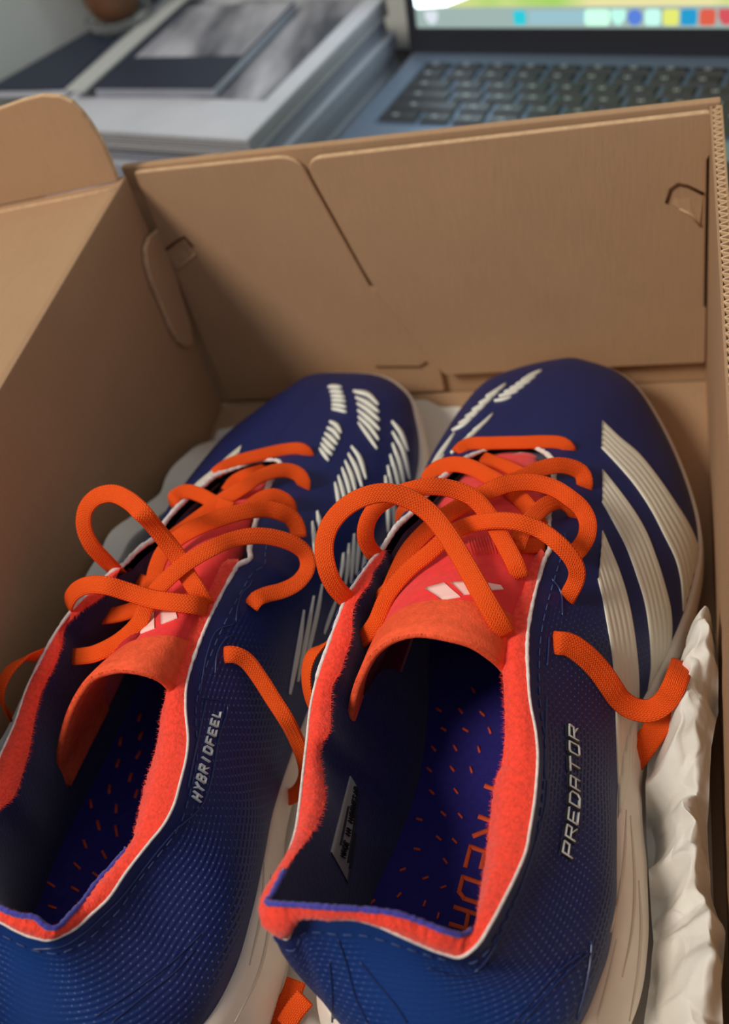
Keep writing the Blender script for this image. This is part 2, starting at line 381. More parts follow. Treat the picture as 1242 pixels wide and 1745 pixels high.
    for i in range(W-1):
        for _ in range(14):
            f = random.random(); a = fine[i, 0]*(1-f)+fine[i+1, 0]*f; dr = norm(fine[i, 0]-fine[i, 2])*random.uniform(.001, .0019)+np.array([random.gauss(0, .0002) for _ in range(3)])
            s = norm(fine[i+1, 0]-fine[i, 0])*.0002; tb.add([a-s, a+s, a+dr], [(0, 1, 2)])
    tb.build('hem_edge', MT['hem'], bt.tongue)
    nv = len(bt.V)
    SV = RV.reshape(-1, 3); SF = grid_faces(N, k+1, True, not flip)
    def tree(*vf):
        V = []; F = []
        for a, f in vf: kk = len(V); V += [tuple(q) for q in a]; F += [tuple(i+kk for i in q) for q in f]
        return BVHTree.FromPolygons(V, F)
    bt.shell = tree((bt.V, bt.F), (SV, SF))
    bt.all = tree((bt.V, bt.F), (SV, SF), (bt.TV, bt.TF), (bt.LV, bt.LF), (K.reshape(-1, 3), grid_faces(NC, R, False, not flip)))
    bt.inn = tree((bt.IV, bt.IF)); bt.lin = tree((bt.LV, bt.LF)); bt.ton = tree((bt.TV, bt.TF))
    bt.nv = nv
    return bt

def hit(tree, px, py, last=None):
    d = norm(ray(px, py)); loc, n, idx, dist = tree.ray_cast(Vector(CAM), Vector(d))
    if loc is None and last == -1: return None, None, -1
    if loc is None:
        p = CAM + d*(last if last else .33); loc, n, idx, dd = tree.find_nearest(Vector(p)); dist = (loc-Vector(CAM)).length
    n = np.array(n)
    if n @ d > 0: n = -n
    return np.array(loc), n, dist
def resample(P, n):
    return smooth_path(np.array(P, float), n)
def conform(mb, tree, A, Bk, nA, nB, lift, ridge=None):
    """raised strip between picture lines A and Bk laid on the surface; lift(a, b) in metres"""
    a = resample(A, nA); b = resample(Bk, nA); V = []; last = None
    for i in range(nA):
        for j in range(nB+2):
            f = min(max((j-1)/(nB-1), 0), 1) if nB > 1 else .5
            q = a[i]*(1-f)+b[i]*f; p, n, last = hit(tree, q[0], q[1], last)
            h = -.0006 if j in (0, nB+1) else lift(i/(nA-1), f)
            V.append(p+n*h)
    k = nB+2; F = [(i*k+j, (i+1)*k+j, (i+1)*k+j+1, i*k+j+1) for i in range(nA-1) for j in range(k-1)]
    F += [(j+1, j, 0) for j in range(1, k-1)]
    mb.add(V, F)
def conform_line(mb, tree, P, wpx, lift, n=None, taper=True, lo=.35):
    P = np.array(P, float); n = n or max(4, int(chord(P)[-1]/5)); c = resample(P, n) if len(P) > 2 else np.linspace(P[0], P[-1], n)
    tn = norm(np.gradient(c, axis=0)); nn = np.stack([-tn[:, 1], tn[:, 0]], 1); s = np.linspace(0, 1, n)
    wv = wpx*(np.clip(np.sin(s*math.pi)**.6, lo, 1) if taper else 1)*np.ones(n)
    A = c+nn*wv[:, None]/2; Bq = c-nn*wv[:, None]/2; V = []; last = None; k = 5
    for i in range(n):
        for j, f in enumerate((0, 0, .5, 1, 1)):
            q = A[i]*(1-f)+Bq[i]*f; p, nr, last = hit(tree, q[0], q[1], last); V.append(p+nr*(-.0004 if j in (0, 4) else (lift if j != 2 else lift*1.35)))
    F = [(i*k+j, (i+1)*k+j, (i+1)*k+j+1, i*k+j+1) for i in range(n-1) for j in range(k-1)] + [(0, 1, 2, 3, 4), tuple((n-1)*k+j for j in (4, 3, 2, 1, 0))]
    mb.add(V, F)

# stroke letters on a 1 x 1 box
GL = {'P': [[(0, 0), (.12, 1), (.9, 1), (.8, .45), (.06, .42)]], 'R': [[(0, 0), (.12, 1), (.9, 1), (.82, .5), (.08, .48)], [(.4, .48), (.85, 0)]],
      'E': [[(.95, 1), (.12, 1), (0, 0), (.85, 0)], [(.06, .5), (.75, .5)]], 'D': [[(0, 0), (.12, 1), (.75, 1), (.95, .8), (.88, .2), (.65, 0), (0, 0)]],
      'A': [[(0, 0), (.12, 1), (.85, 1), (.75, 0)], [(.06, .42), (.8, .42)]], 'T': [[(0, 1), (1, 1)], [(.55, 1), (.45, 0)]],
      'O': [[(.1, .1), (.18, .9), (.3, 1), (.9, 1), (.82, .1), (.7, 0), (.2, 0), (.1, .1)]], 'H': [[(0, 0), (.15, 1)], [(.75, 0), (.9, 1)], [(.08, .5), (.82, .5)]],
      'Y': [[(.08, 1), (.42, .5), (.9, 1)], [(.42, .5), (.35, 0)]], 'B': [[(0, 0), (.12, 1), (.75, 1), (.85, .8), (.7, .53), (.06, .52)], [(.7, .53), (.82, .3), (.65, 0), (0, 0)]],
      'I': [[(.4, 0), (.55, 1)]], 'F': [[(.95, 1), (.12, 1), (0, 0)], [(.06, .5), (.75, .5)]], 'L': [[(.12, 1), (0, 0), (.8, 0)]],
      'M': [[(0, 0), (.1, 1), (.45, .4), (.9, 1), (.85, 0)]], 'N': [[(0, 0), (.1, 1), (.8, 0), (.9, 1)]], 'S': [[(.85, .9), (.3, 1), (.15, .75), (.8, .3), (.65, 0), (.05, .1)]]}
def write(mb, tree, text, base, cap, wpx, lift, gap=.22, s0=0.0, s1=1.0):
    bp = resample(base, 60) if len(base) > 2 else np.linspace(*np.array(base, float), 60); cp = resample(cap, 60) if len(cap) > 2 else np.linspace(*np.array(cap, float), 60)
    n = len(text)
    for i, ch in enumerate(text):
        for st in GL.get(ch, []):
            P = []
            for x, y in st:
                s = s0+(s1-s0)*(i+x*(1-gap))/(n-gap); k = s*59; k0 = min(int(k), 58); f = k-k0
                b = bp[k0]*(1-f)+bp[k0+1]*f; c = cp[k0]*(1-f)+cp[k0+1]*f; P.append(b*(1-y)+c*y)
            for a, b in zip(P[:-1], P[1:]):
                e = norm(b-a)*wpx*.35; conform_line(mb, tree, [a-e, b+e], wpx, lift, n=4, taper=False)

LACE_W = .0053
def lace(bt, name, pts, width=LACE_W, thick=.0013, nrm=None, n=None, parent=None):
    """flat braided ribbon. pts: (picture x, y, lift over what lies beneath) or (x, y, None, height in the room)"""
    D = []; last = None; R_ = np.array([norm(ray(q[0], q[1])) for q in pts])
    for q in pts:
        if len(q) == 4: D.append(np.linalg.norm(at(q[0], q[1], q[3])-CAM))
        else: p, nn, last = hit(bt.all, q[0], q[1], last); D.append(last-q[2]*1.25)
    for _ in range(30):                                             # a taut ribbon bridges hollows instead of dipping into them
        for i in range(1, len(D)-1):
            a, b = np.linalg.norm(np.subtract(pts[i][:2], pts[i-1][:2])), np.linalg.norm(np.subtract(pts[i+1][:2], pts[i][:2]))
            D[i] = min(D[i], (D[i-1]*b+D[i+1]*a)/(a+b)+.0009)
    P = CAM + R_*np.array(D)[:, None]; n = n or max(24, int(chord(P)[-1]/.0014)); c = smooth_path(P, n)
    t = norm(np.gradient(c, axis=0)); up = np.array([0.05, -.55, .83]) if nrm is None else np.array(nrm, float)
    if up.ndim == 1: up = np.repeat(up[None], n, 0)
    else: up = norm(smooth_path(up, n))
    a = norm(np.cross(t, up))
    for _ in range(12): a = norm((np.roll(a, 1, 0)+a*2+np.roll(a, -1, 0))*np.array([[1.]]) if False else np.vstack([a[:1], (a[:-2]+2*a[1:-1]+a[2:])/4, a[-1:]]))
    a = norm(a-t*np.sum(a*t, 1)[:, None]); b = np.cross(a, t)
    s = chord(c); k = 12; V = []; UV = []
    for i in range(n):
        for j in range(k):
            an = 2*math.pi*j/k; cx = math.copysign(abs(math.cos(an))**.75, math.cos(an)); sx = math.copysign(abs(math.sin(an))**.75, math.sin(an))
            V.append(c[i]+a[i]*cx*width/2+b[i]*sx*thick/2); UV.append((s[i], cx*width/2+.01))
    F = [(i*k+j, i*k+(j+1) % k, (i+1)*k+(j+1) % k, (i+1)*k+j) for i in range(n-1) for j in range(k)] + [tuple(range(k))[::-1], tuple((n-1)*k+j for j in range(k))]
    return obj(name, V, F, MT['lace'], parent or bt.root, uv=UV)
# ---------------------------------------------------------------- shoe box (inside corner far left at the origin)
BW, BL, BH, TH = .2155, .333, .1212, .0030
NB, TB = -BL, .0036
box = thing('shoe_box', 'open brown cardboard shoe box holding both boots, its lid folded back', 'box', (BW/2, -BL/2, 0))
def slab(name, c, h, material, parent, bev=.0006, label=None):
    V, F = box_np(c, (1, 0, 0), (0, 1, 0), (0, 0, 1), *h)
    o = obj(name, V, F, material, parent, smooth=False, label=label)
    if bev: m_ = o.modifiers.new('edge', 'BEVEL'); m_.width = bev; m_.segments = 2
    return o
def plate(name, poly, to3, thick, material, parent, bev=.0005, edge=None):
    """flat board cut to a 2-D outline; to3(a, b, d) places it, d in [0, thick]"""
    n = len(poly); V = [to3(a, b, 0) for a, b in poly]+[to3(a, b, thick) for a, b in poly]
    F = [tuple(range(n)), tuple(range(2*n-1, n-1, -1))]+[(i, i+n, (i+1) % n+n, (i+1) % n) for i in range(n)]
    o = obj(name, V, F, material, parent, smooth=False)
    if edge:
        o.data.materials.append(edge)
        for i in range(2, len(F)): o.data.polygons[i].material_index = 1
    import bmesh
    bm = bmesh.new(); bm.from_mesh(o.data); bmesh.ops.recalc_face_normals(bm, faces=bm.faces); bm.to_mesh(o.data); bm.free()
    if bev: m_ = o.modifiers.new('edge', 'BEVEL'); m_.width = bev; m_.segments = 2; m_.limit_method = 'ANGLE'
    return o
def round_poly(P, rs, k=8):
    """polygon with rounded corners"""
    P = [np.array(p, float) for p in P]; out = []
    for i, p in enumerate(P):
        r = rs[i]
        if r <= 0: out.append(tuple(p)); continue
        a = norm(P[i-1]-p); b = norm(P[(i+1) % len(P)]-p); s = p+a*r; e = p+b*r
        for t in np.linspace(0, 1, k): out.append(tuple((1-t)**2*s+2*t*(1-t)*p+t*t*e))
    return out
slab('bottom_panel', (BW/2, -BL/2, -TH/2), (BW/2+TB, BL/2+TB, TH/2), MT['board'], box)
slab('end_panel', (BW/2, .0058, BH/2), (BW/2+TB, .0016, BH/2+.0012), MT['board'], box)
slab('end_panel', (BW/2, -BL-TH/2, BH/2), (BW/2+TB, TH/2, BH/2), MT['board'], box)
slab('side_panel', (-TH/2, -BL/2, BH/2), (TH/2, BL/2, BH/2), MT['board_in'], box)
# side wall beside the camera: two liners with the fluting between them showing along its raw top edge
rw = slab('side_panel', (BW+.0004, -BL/2, BH/2), (.0004, BL/2+.0035, BH/2), MT['board_in'], box, 0)
slab('outer_liner', (BW+TB, -BL/2, BH/2), (.0004, BL/2+.0035, BH/2), MT['board'], rw, 0)
slab('core', (BW+TB/2+.0001, -BL/2, BH/2-.0012), (.0012, BL/2+.003, BH/2-.0016), MT['cut'], rw, 0)
fv = []; ff_ = []; nw = int((BL+.003)/.0033)*8
for i in range(nw+1):
    y = .003-(BL+.003)*i/nw; x = BW+TB/2+.0003+math.sin(i/8*2*math.pi)*.00125; dx = math.cos(i/8*2*math.pi)
    o_ = np.array([.00028, .00028*dx*.8])
    for s in (-1, 1):
        for z in (BH-.008, BH+.0002): fv.append((x+s*o_[0], y+s*o_[1], z))
for i in range(nw):
    a = i*4; b = a+4; ff_ += [(a, a+1, b+1, b), (a+2, b+2, b+3, a+3), (a+1, a+3, b+3, b+1)]
obj('fluting', fv, ff_, MT['board_edge'], rw, smooth=False, kind='stuff')
# roll-over panels lining the far end: two boards with a slanted slit between them
f3 = lambda a, b, d: (a, .0005+d, b)
PN_L = round_poly([(.0025, .002), (.1060, .002), (.1060, .0195), (.0900, .0550), (.0845, .0600), (.0694, BH-.0005), (.0025, BH-.0002)], [0, .001, .004, 0, 0, .008, .001])
PN_R = round_poly([(.1080, .0135), (.2150, .0135), (.2152, .0400), (.2143, .0420), (.2146, .104), (.2158, .106), (.2160, BH+.0003), (.0722, BH-.0008), (.0864, .0620), (.1035, .0230)], [.002, .001, 0, 0, 0, 0, .002, .008, .01, .004])
plate('inner_panel', PN_L, lambda a, b, d: (a, .0016+d, b), .0024, MT['board'], box, edge=MT['board_edge'])
pr = plate('inner_panel', PN_R, lambda a, b, d: (a, -.0012+d, b), .0027, MT['board'], box, edge=MT['board_edge'])
# raw fluted side edge of that panel near the corner
ev = []; ef = []
for i in range(26*4+1):
    z = .042+.057*i/(26*4); y = .0002+math.sin(i/4*2*math.pi)*.0010
    ev += [(.2147, y-.0003, z), (.2147, y+.0003, z), (.2150, y-.0003, z), (.2150, y+.0003, z)]
for i in range(26*4):
    a = i*4; b = a+4; ef += [(a, b, b+1, a+1), (a+2, a+3, b+3, b+2), (a, a+2, b+2, b), (a+1, b+1, b+3, a+3)]
obj('fluting', ev, ef, MT['cut'], pr, smooth=False, kind='stuff')
# ear of the end flap, tucked through the slit at the left corner
def wall_pts(L, ax, val): return [on_axis(x, y, ax, val) for x, y in L]
ear = [(262, 390), (247, 405), (242, 424), (245, 452), (254, 482), (265, 508), (287, 561), (300, 583), (314, 592), (322, 585), (318, 560), (292, 475)]
ep = wall_pts(ear, 0, .0004); plate('ear_flap', [(p[1], p[2]) for p in ep], lambda a, b, d: (.0002+d+.06*max(0, a+.012), a, b), .0022, MT['board'], box, edge=MT['board_edge'])
# thumb tabs pressed into the end panels
def thumb(L, fold, y0):
    p = wall_pts(L, 1, y0); P = [(q[0], q[2]) for q in p]; n = len(P); c = np.mean(P, 0)
    V = [(a, y0-.0001, b) for a, b in P]+[(a+(c[0]-a)*.05, y0-.0009 if i in fold else y0+.0006, b+(c[1]-b)*.05) for i, (a, b) in enumerate(P)]
    F = [tuple(range(n, 2*n))]+[(i, (i+1) % n, (i+1) % n+n, i+n) for i in range(n)]
    t = obj('thumb_tab', V, F, MT['board'], box, smooth=False); mb = MB()
    k = [i for i in range(n) if i not in fold]; tube(mb, [(P[i][0], y0-.0002, P[i][1]) for i in k], .00055, 6); mb.build('tab_cut', MT['cut'], t)
    k = [i for i in range(n) if i in fold]; mb = MB(); tube(mb, [(P[i][0], y0-.0004, P[i][1]) for i in k], .0006, 6); mb.build('tab_fold', MT['board_edge'], t)
thumb([(1198, 330), (1172, 317), (1155, 313), (1142, 322), (1135, 345), (1158, 354), (1178, 364), (1193, 383)], (5, 6, 7), -.0012)
thumb([(282, 426), (298, 413), (314, 403), (328, 420), (333, 431), (318, 444), (303, 459)], (4, 5, 6), .0016)
# score line on the floor of the roll-over panel
mb = MB(); tube(mb, [on_axis(x, y, 1, .0012) for x, y in ((640, 625), (690, 625), (715, 625), (727, 617))], .0004, 6); mb.build('score_line', MT['cut'], box)
# lid, hinged on the left wall and lying back
la = math.radians(5.0); lw = .222
lp = lambda a, b, d: (-.0012-a*math.cos(la)+d*math.sin(la)*0, b, BH-a*math.sin(la)-d)
lid = plate('lid', round_poly([(0, -BL), (lw, -BL), (lw, -.004), (0, -.004)], [0, .002, .002, .0015]), lp, .003, MT['board'], box, edge=MT['board_edge'])
fl = [(.001, 0), (.0005, .008), (.0005, .0165), (.002, .025), (.0035, .0298), (.0055, .0338), (.0095, .0370), (.0164, .0388), (.025, .0387), (.036, .0377), (.18, .037), (.2, .034), (.213, .022), (.219, .008), (.219, 0)]
plate('lid_flap', fl, lambda a, b, d: (-.0012-a*math.cos(la), -.0042+d-.02*b, BH-a*math.sin(la)+b), .0028, MT['board'], lid, edge=MT['board_edge'])
fl2 = round_poly([(.003, 0), (.003, .040), (lw-.003, .040), (lw-.003, 0)], [.002, .012, .012, .002], 8)
plate('lid_flap', fl2, lambda a, b, d: (-.0012-a*math.cos(la), -BL-.003+d, BH-a*math.sin(la)+b), .0028, MT['board'], lid, edge=MT['board_edge'])
mb = MB(); tube(mb, [lp(a, -.0095, -.0001) for a in np.linspace(0, lw, 12)], .0006, 6); mb.build('crease', MT['board_edge'], lid)

# ---------------------------------------------------------------- tissue paper
def crease_field(X, Y, seed, n=14, lo=.012, hi=.05):
    r = np.random.default_rng(seed); H = np.zeros_like(X)
    wx = X+.006*np.sin(Y*90+r.random()*6)+.004*np.sin(Y*210+X*120); wy = Y+.006*np.sin(X*110+r.random()*6)
    for i in range(n):
        a = r.random()*math.pi; L = lo*(hi/lo)**r.random(); ph = r.random(); q = (wx*math.cos(a)+wy*math.sin(a))/L+ph
        H += np.abs((q % 1)*2-1)*L*.5
    return (H-H.mean())/H.std()
def sheet(name, X, Y, Z, label, cat, thick=.0004):
    n, k = X.shape; V = np.stack([X, Y, Z], 2).reshape(-1, 3)
    o = obj(name, V, grid_faces(n, k), MT['tissue']); tag(o, label, cat)
    return o
# sheet under the boots
n, k = 90, 120; s = np.linspace(0, 1, n); e = np.linspace(0, 1, k)
xs = .003+.209*s; yf = np.interp(xs, [.003, .04, .075, .0885, .1177, .150, .185, .212], [-.05, -.03, -.004, -.0015, -.0115, -.05, -.128, -.135]) + .0012*np.sin(xs*400)
X = np.repeat(xs[:, None], k, 1); Y = yf[:, None]+( -.326-yf[:, None])*e[None]; Z = .0012+.00035*(crease_field(X, Y, 3)+1.5).clip(0, 3)
sheet('tissue_sheet', X, Y, Z, 'flat white tissue sheet lying under the two boots', 'tissue paper')
# sheet standing against the left wall
n, k = 100, 44; s = np.linspace(0, 1, n); e = np.linspace(0, 1, k)
top = np.array([on_axis(x, y, 0, d) for x, y, d in ((384, 745, .006), (362, 751, .006), (337, 761, .006), (319, 772, .006), (291, 808, .006), (278, 837, .007), (255, 855, .007), (220, 884, .007), (186, 914, .007), (176, 933, .007), (157, 965, .007), (146, 986, .007), (118, 1040, .006), (88, 1098, .006), (55, 1150, .006), (0, 1255, .005), (-60, 1360, .005), (-110, 1500, .004))])
tp = hermite(top, chord(top), np.linspace(0, chord(top)[-1], n))
bx = np.interp(tp[:, 1], [-.33, -.27, -.24, -.21, -.19, -.13, -.10, -.075, -.05, -.03], [.012, .006, .0045, .007, .0095, .0122, .0138, .0150, .0205, .028])
mid = np.stack([bx, tp[:, 1]+.002, np.maximum(tp[:, 2]-.005, .006)], 1); bot = np.stack([np.minimum(bx*.5, .004), tp[:, 1], .0025+0*bx], 1)
Gt = np.where(e[None, :, None] < .6, tp[:, None]*(1-e/.6)[None, :, None]+mid[:, None]*(e/.6)[None, :, None], mid[:, None]*((1-e)/.4)[None, :, None]+bot[:, None]*((e-.6)/.4)[None, :, None])
cf = crease_field(Gt[:, :, 1], Gt[:, :, 2], 8, 9, .02, .08); Gt[:, :, 0] += .0006*cf; Gt[:, :, 0] = Gt[:, :, 0].clip(.0022, .03)
sheet('tissue_sheet', Gt[:, :, 0], Gt[:, :, 1], Gt[:, :, 2], 'pale tissue sheet standing up between the left wall and the left boot', 'tissue paper')
# crumpled tissue stuffed between the right boot and the right wall
n, k = 64, 300; s = np.linspace(0, 1, n); e = np.linspace(0, 1, k)
y0, y1 = -.140, -.327
Yb = y0+(y1-y0)*e
xl = np.interp(Yb, [-.327, -.29, -.256, -.235, -.20, -.18, -.165, -.14], [.1835, .189, .1935, .196, .1935, .194, .1985, .2065])
xr = np.interp(Yb, [-.327, -.285, -.262, -.25, -.235, -.222, -.205, -.185, -.172, -.14], [.2125, .2125, .2130, .2125, .2142, .2110, .2105, .2120, .2144, .2146])
X = xl[None]+(xr-xl)[None]*s[:, None]; Y = np.repeat(Yb[None], n, 0)
hb = np.interp(Yb, [-.327, -.30, -.27, -.245, -.235, -.225, -.21, -.19, -.17, -.155, -.147, -.140], [.022, .024, .024, .024, .020, .012, .018, .026, .032, .040, .036, .008])
Z = hb[None]*(.45+.60*sstep(0, .6, s)-.25*sstep(.75, 1, s))[:, None]
def fold(L, z, amp, wd):
    """one pressed ridge of the sheet along a line, falling off straight to both sides"""
    P = smooth_path([at(x, y, z) for x, y in L], 60); D = np.full(X.shape, 9.); 
    for q in P: D = np.minimum(D, np.hypot(X-q[0], Y-q[1]))
    return amp*np.maximum(0, 1-D/wd)
for L, amp, wd in [([(1165,1145),(1168,1215),(1150,1290),(1108,1320)], .010, .007), ([(1203,1250),(1200,1330)], .006, .006), ([(1120,1448),(1165,1455),(1180,1490),(1150,1535)], .007, .006), ([(1185,1475),(1190,1510),(1212,1572),(1214,1690)], .008, .006),
 ([(1168,1392),(1180,1450)], .006, .004), ([(1180,1400),(1206,1465)], .005, .004), ([(1140,1596),(1175,1585),(1212,1570)], .005, .006), ([(1188,1080),(1192,1105),(1212,1180)], .008, .005), ([(1195,1340),(1160,1405),(1090,1450)], .006, .007), ([(1112,1620),(1120,1745)], -.006, .008), ([(1098,1360),(1105,1420)], -.010, .007), ([(1150,1700),(1190,1660)], .003, .008)]:
    Z = Z+fold(L, .025, amp, wd)
cr = crease_field(X, Y, 21, 10, .02, .05); c2 = crease_field(X, Y, 5, 12, .005, .014)
Z = (Z+.0010*cr+.00055*c2).clip(.003, .060)
X = X+.0006*c2*(s*(1-s)*4)[:, None]; X = X.clip(.18, .2148); Y = Y+.0006*crease_field(Y, X, 77, 8, .01, .03)
sheet('crumpled_tissue', X, Y, Z, 'crumpled white tissue stuffed between the right boot and the right wall', 'tissue paper')
# ---------------------------------------------------------------- the two boots
def U(P, d): return P
R_T = [(875,758,.056),(918,766,.058),(942,785,.060),(943,816,.062),(938,850,.065),(934,882,.067),(934,905,.069),(937,935,.0705),(929,950,.072),(918,986,.073),(908,1025,.074),(901,1062,.074),(898,1098,.0735),(899,1142,.072),(903,1195,.070),(913,1249,.068),(916,1288,.067),(914,1330,.066),(910,1370,.066),(903,1412,.066),(896,1450,.067),(882,1485,.068),(859,1532,.070),(836,1575,.072),(811,1613,.072),(788,1630,.071),(756,1625,.072),(714,1609,.075),(672,1590,.078),(640,1576,.079),(607,1567,.080),(562,1566,.080),(530,1563,.080),(506,1566,.080),(497,1582,.077),(488,1600,.074),(468,1588,.075),(457,1562,.0765),(458,1530,.0775),(470,1497,.077),(488,1461,.075),(503,1417,.072),(509,1379,.070),(516,1318,.068),(522,1266,.0675),(530,1198,.068),(543,1144,.0705),(559,1099,.072),(572,1063,.0735),(592,1015,.0755),(607,992,.076),(633,956,.0755),(648,940,.075),(659,923,.074),(677,896,.072),(700,875,.070),(725,845,.0675),(749,818,.065),(766,804,.063),(790,783,.060),(810,773,.058),(836,764,.0565)]
R_Ta = {0:0,3:.10,8:.20,17:.33,25:.44,29:.50,35:.56,38:.585,43:.67,52:.80,57:.90}
R_B = [(0,.1575,-.0100,.024),(.03,.172,-.0130,.024),(.06,.186,-.0220,.022),(.10,.1995,-.05,.020),(.13,.207,-.077,.02),(.16,.2103,-.10,.02),(.20,.2065,-.128,.02),(.25,.196,-.159,.021),(.29,.189,-.179,.024),(.33,.1865,-.199,.027),(.37,.1868,-.219,.030),(.41,.1868,-.2375,.032),(.44,.1843,-.252,.032),(.47,.176,-.270,.032),(.50,.155,-.283,.033),(.53,.133,-.279,.033),(.56,.1185,-.268,.033),(.60,.113,-.25,.032),(.63,.113,-.235,.031),(.67,.1175,-.215,.029),(.71,.1205,-.195,.027),(.75,.1195,-.172,.025),(.80,.1155,-.142,.022),(.84,.1132,-.115,.021),(.87,.1122,-.095,.02),(.90,.1128,-.076,.02),(.94,.1175,-.052,.021),(.955,.1218,-.038,.022),(.97,.1303,-.0228,.024),(.985,.143,-.0145,.024)]
R_C = [(921,934,.072),(900,960,.0725),(882,1012,.0735),(859,1064,.073),(857,1081,.073),(855,1131,.071),(859,1195,.069),(860,1252,.067),(857,1291,.065),(843,1334,.063),(836,1387,.062),(834,1407,.062),(828,1457,.063),(821,1503,.065),(814,1549,.068),(812,1574,.070),(785,1594,.074),(756,1587,.077),(723,1574,.079),(675,1558,.082),(620,1551,.084),(569,1548,.086),(504,1543,.087),(470,1541,.087),(456,1539,.086),(466,1521,.084),(488,1480,.080),(514,1442,.076),(540,1406,.071),(554,1359,.067),(549,1311,.0655),(548,1269,.066),(559,1253,.0665),(564,1208,.067),(567,1169,.069),(580,1144,.070),(591,1111,.071),(599,1086,.072),(601,1048,.074),(606,1027,.075),(618,1009,.076),(631,992,.0765),(637,973,.0765),(650,957,.076),(658,938,.0755)]
R_Ca = {0:.20,8:.32,15:.43,20:.50,23:.56,25:.59,30:.672,44:.80}
R_S = [[(612,1335,.032),(598,1298,.04),(593,1240,.05),(598,1195,.06),(611,1153,.069),(633,1112,.077),(665,1087,.083),(707,1076,.086),(762,1083,.086),(804,1095,.083),(839,1118,.077),(862,1140,.069),(880,1185,.056),(882,1230,.046)],
 [(668,1092,.045),(646,1068,.062),(662,1036,.072),(700,1010,.079),(790,995,.0835),(850,1000,.0815),(893,1020,.073),(912,1060,.060)],
 [(715,960,.052),(703,932,.064),(750,915,.072),(830,905,.0765),(895,905,.0735),(938,918,.064),(945,950,.055)],
 [(755,865,.050),(750,848,.058),(790,835,.064),(850,828,.0675),(905,832,.0655),(945,848,.056)],
 [(805,790,.049),(830,778,.0545),(870,770,.0570),(908,774,.0555),(935,795,.050)]]
rb = build_boot('football_boot', 'right-hand navy boot with three cream side stripes and slanted lettering on its quarter', (.158, -.15, 0), R_T, R_Ta, R_B, R_C, R_Ca, R_S, 1)

L_T = [(440,786,.056),(404,797,.058),(368,810,.060),(345,828,.062),(311,856,.065),(283,887,.068),(260,920,.070),(244,930,.0715),(226,946,.0725),(208,964,.0735),(190,975,.074),(155,1008,.0745),(121,1042,.074),(100,1070,.073),(80,1104,.071),(64,1135,.069),(48,1167,.0675),(24,1235,.066),(0,1288,.066),(-25,1345,.067),(-45,1400,.069),(-62,1450,.072),(-70,1500,.075),(-60,1540,.078),(-30,1560,.079),(0,1571,.079),(24,1584,.078),(60,1598,.076),(97,1598,.074),(126,1584,.072),(157,1557,.070),(181,1535,.069),(213,1489,.068),(254,1436,.068),(279,1405,.068),(294,1377,.068),(307,1333,.068),(317,1292,.068),(320,1266,.068),(316,1204,.070),(317,1173,.071),(325,1137,.072),(338,1099,.0735),(353,1062,.074),(381,1005,.074),(397,977,.073),(407,962,.072),(424,954,.071),(425,936,.0695),(435,892,.066),(451,840,.0615),(466,812,.059),(475,786,.057)]
L_Ta = {0:0,3:.10,9:.20,18:.33,22:.42,25:.48,28:.54,32:.585,36:.655,46:.80,51:.91}
L_B = [(0,.064,-.0110,.024),(.03,.0468,-.0195,.023),(.06,.0350,-.0345,.022),(.10,.0245,-.053,.021),(.13,.0185,-.078,.02),(.16,.0160,-.1,.02),(.20,.0145,-.13,.02),(.25,.0135,-.165,.022),(.29,.0135,-.19,.024),(.33,.011,-.215,.027),(.37,.010,-.235,.03),(.41,.012,-.258,.032),(.44,.018,-.277,.032),(.47,.031,-.290,.033),(.50,.050,-.296,.033),(.53,.069,-.290,.033),(.56,.082,-.279,.032),(.60,.089,-.262,.032),(.63,.0897,-.2475,.032),(.67,.0868,-.2293,.027),(.71,.0830,-.21,.020),(.75,.0835,-.185,.016),(.80,.0890,-.155,.017),(.84,.0975,-.128,.02),(.87,.1015,-.105,.02),(.90,.1065,-.082,.02),(.93,.1075,-.06,.021),(.955,.1035,-.041,.022),(.975,.0965,-.0245,.024),(.99,.082,-.0135,.024)]
L_C = [(198,985,.073),(170,1021,.0735),(146,1036,.0735),(126,1052,.073),(113,1065,.072),(105,1103,.070),(92,1138,.068),(72,1177,.066),(63,1208,.065),(56,1244,.064),(48,1288,.063),(39,1317,.063),(31,1341,.0635),(22,1360,.064),(0,1380,.066),(-18,1410,.069),(-30,1450,.073),(-36,1490,.078),(-25,1525,.081),(0,1547,.082),(36,1561,.081),(60,1564,.080),(80,1580,.078),(99,1581,.0765),(121,1559,.0735),(143,1535,.0705),(164,1506,.068),(193,1475,.066),(225,1431,.064),(232,1400,.064),(239,1370,.064),(249,1329,.064),(266,1273,.065),(276,1209,.068),(285,1171,.071),(286,1150,.072),(294,1119,.073),(302,1086,.074),(322,1058,.0745),(337,1031,.0745),(358,998,.074),(368,972,.073),(381,956,.0725),(406,953,.072)]
L_Ca = {0:.20,10:.33,17:.42,19:.48,23:.54,27:.59,31:.655,43:.80}
L_S = [[(113,1336,.032),(101,1309,.04),(99,1288,.047),(106,1249,.057),(118,1210,.066),(135,1177,.074),(155,1152,.080),(174,1143,.083),(208,1137,.085),(242,1142,.084),(266,1150,.081),(285,1162,.076),(302,1190,.066),(306,1230,.052)],
 [(212,1130,.045),(205,1100,.060),(230,1070,.073),(270,1050,.0805),(315,1040,.081),(345,1048,.073),(352,1075,.062)],
 [(258,1035,.050),(250,1008,.061),(275,985,.070),(325,965,.0765),(375,958,.0745),(402,972,.066),(410,1000,.055)],
 [(310,935,.050),(303,918,.058),(345,895,.066),(395,875,.0695),(425,875,.066),(440,890,.057)],
 [(378,826,.049),(405,813,.0545),(440,801,.0568),(463,799,.0550),(476,814,.049)]]
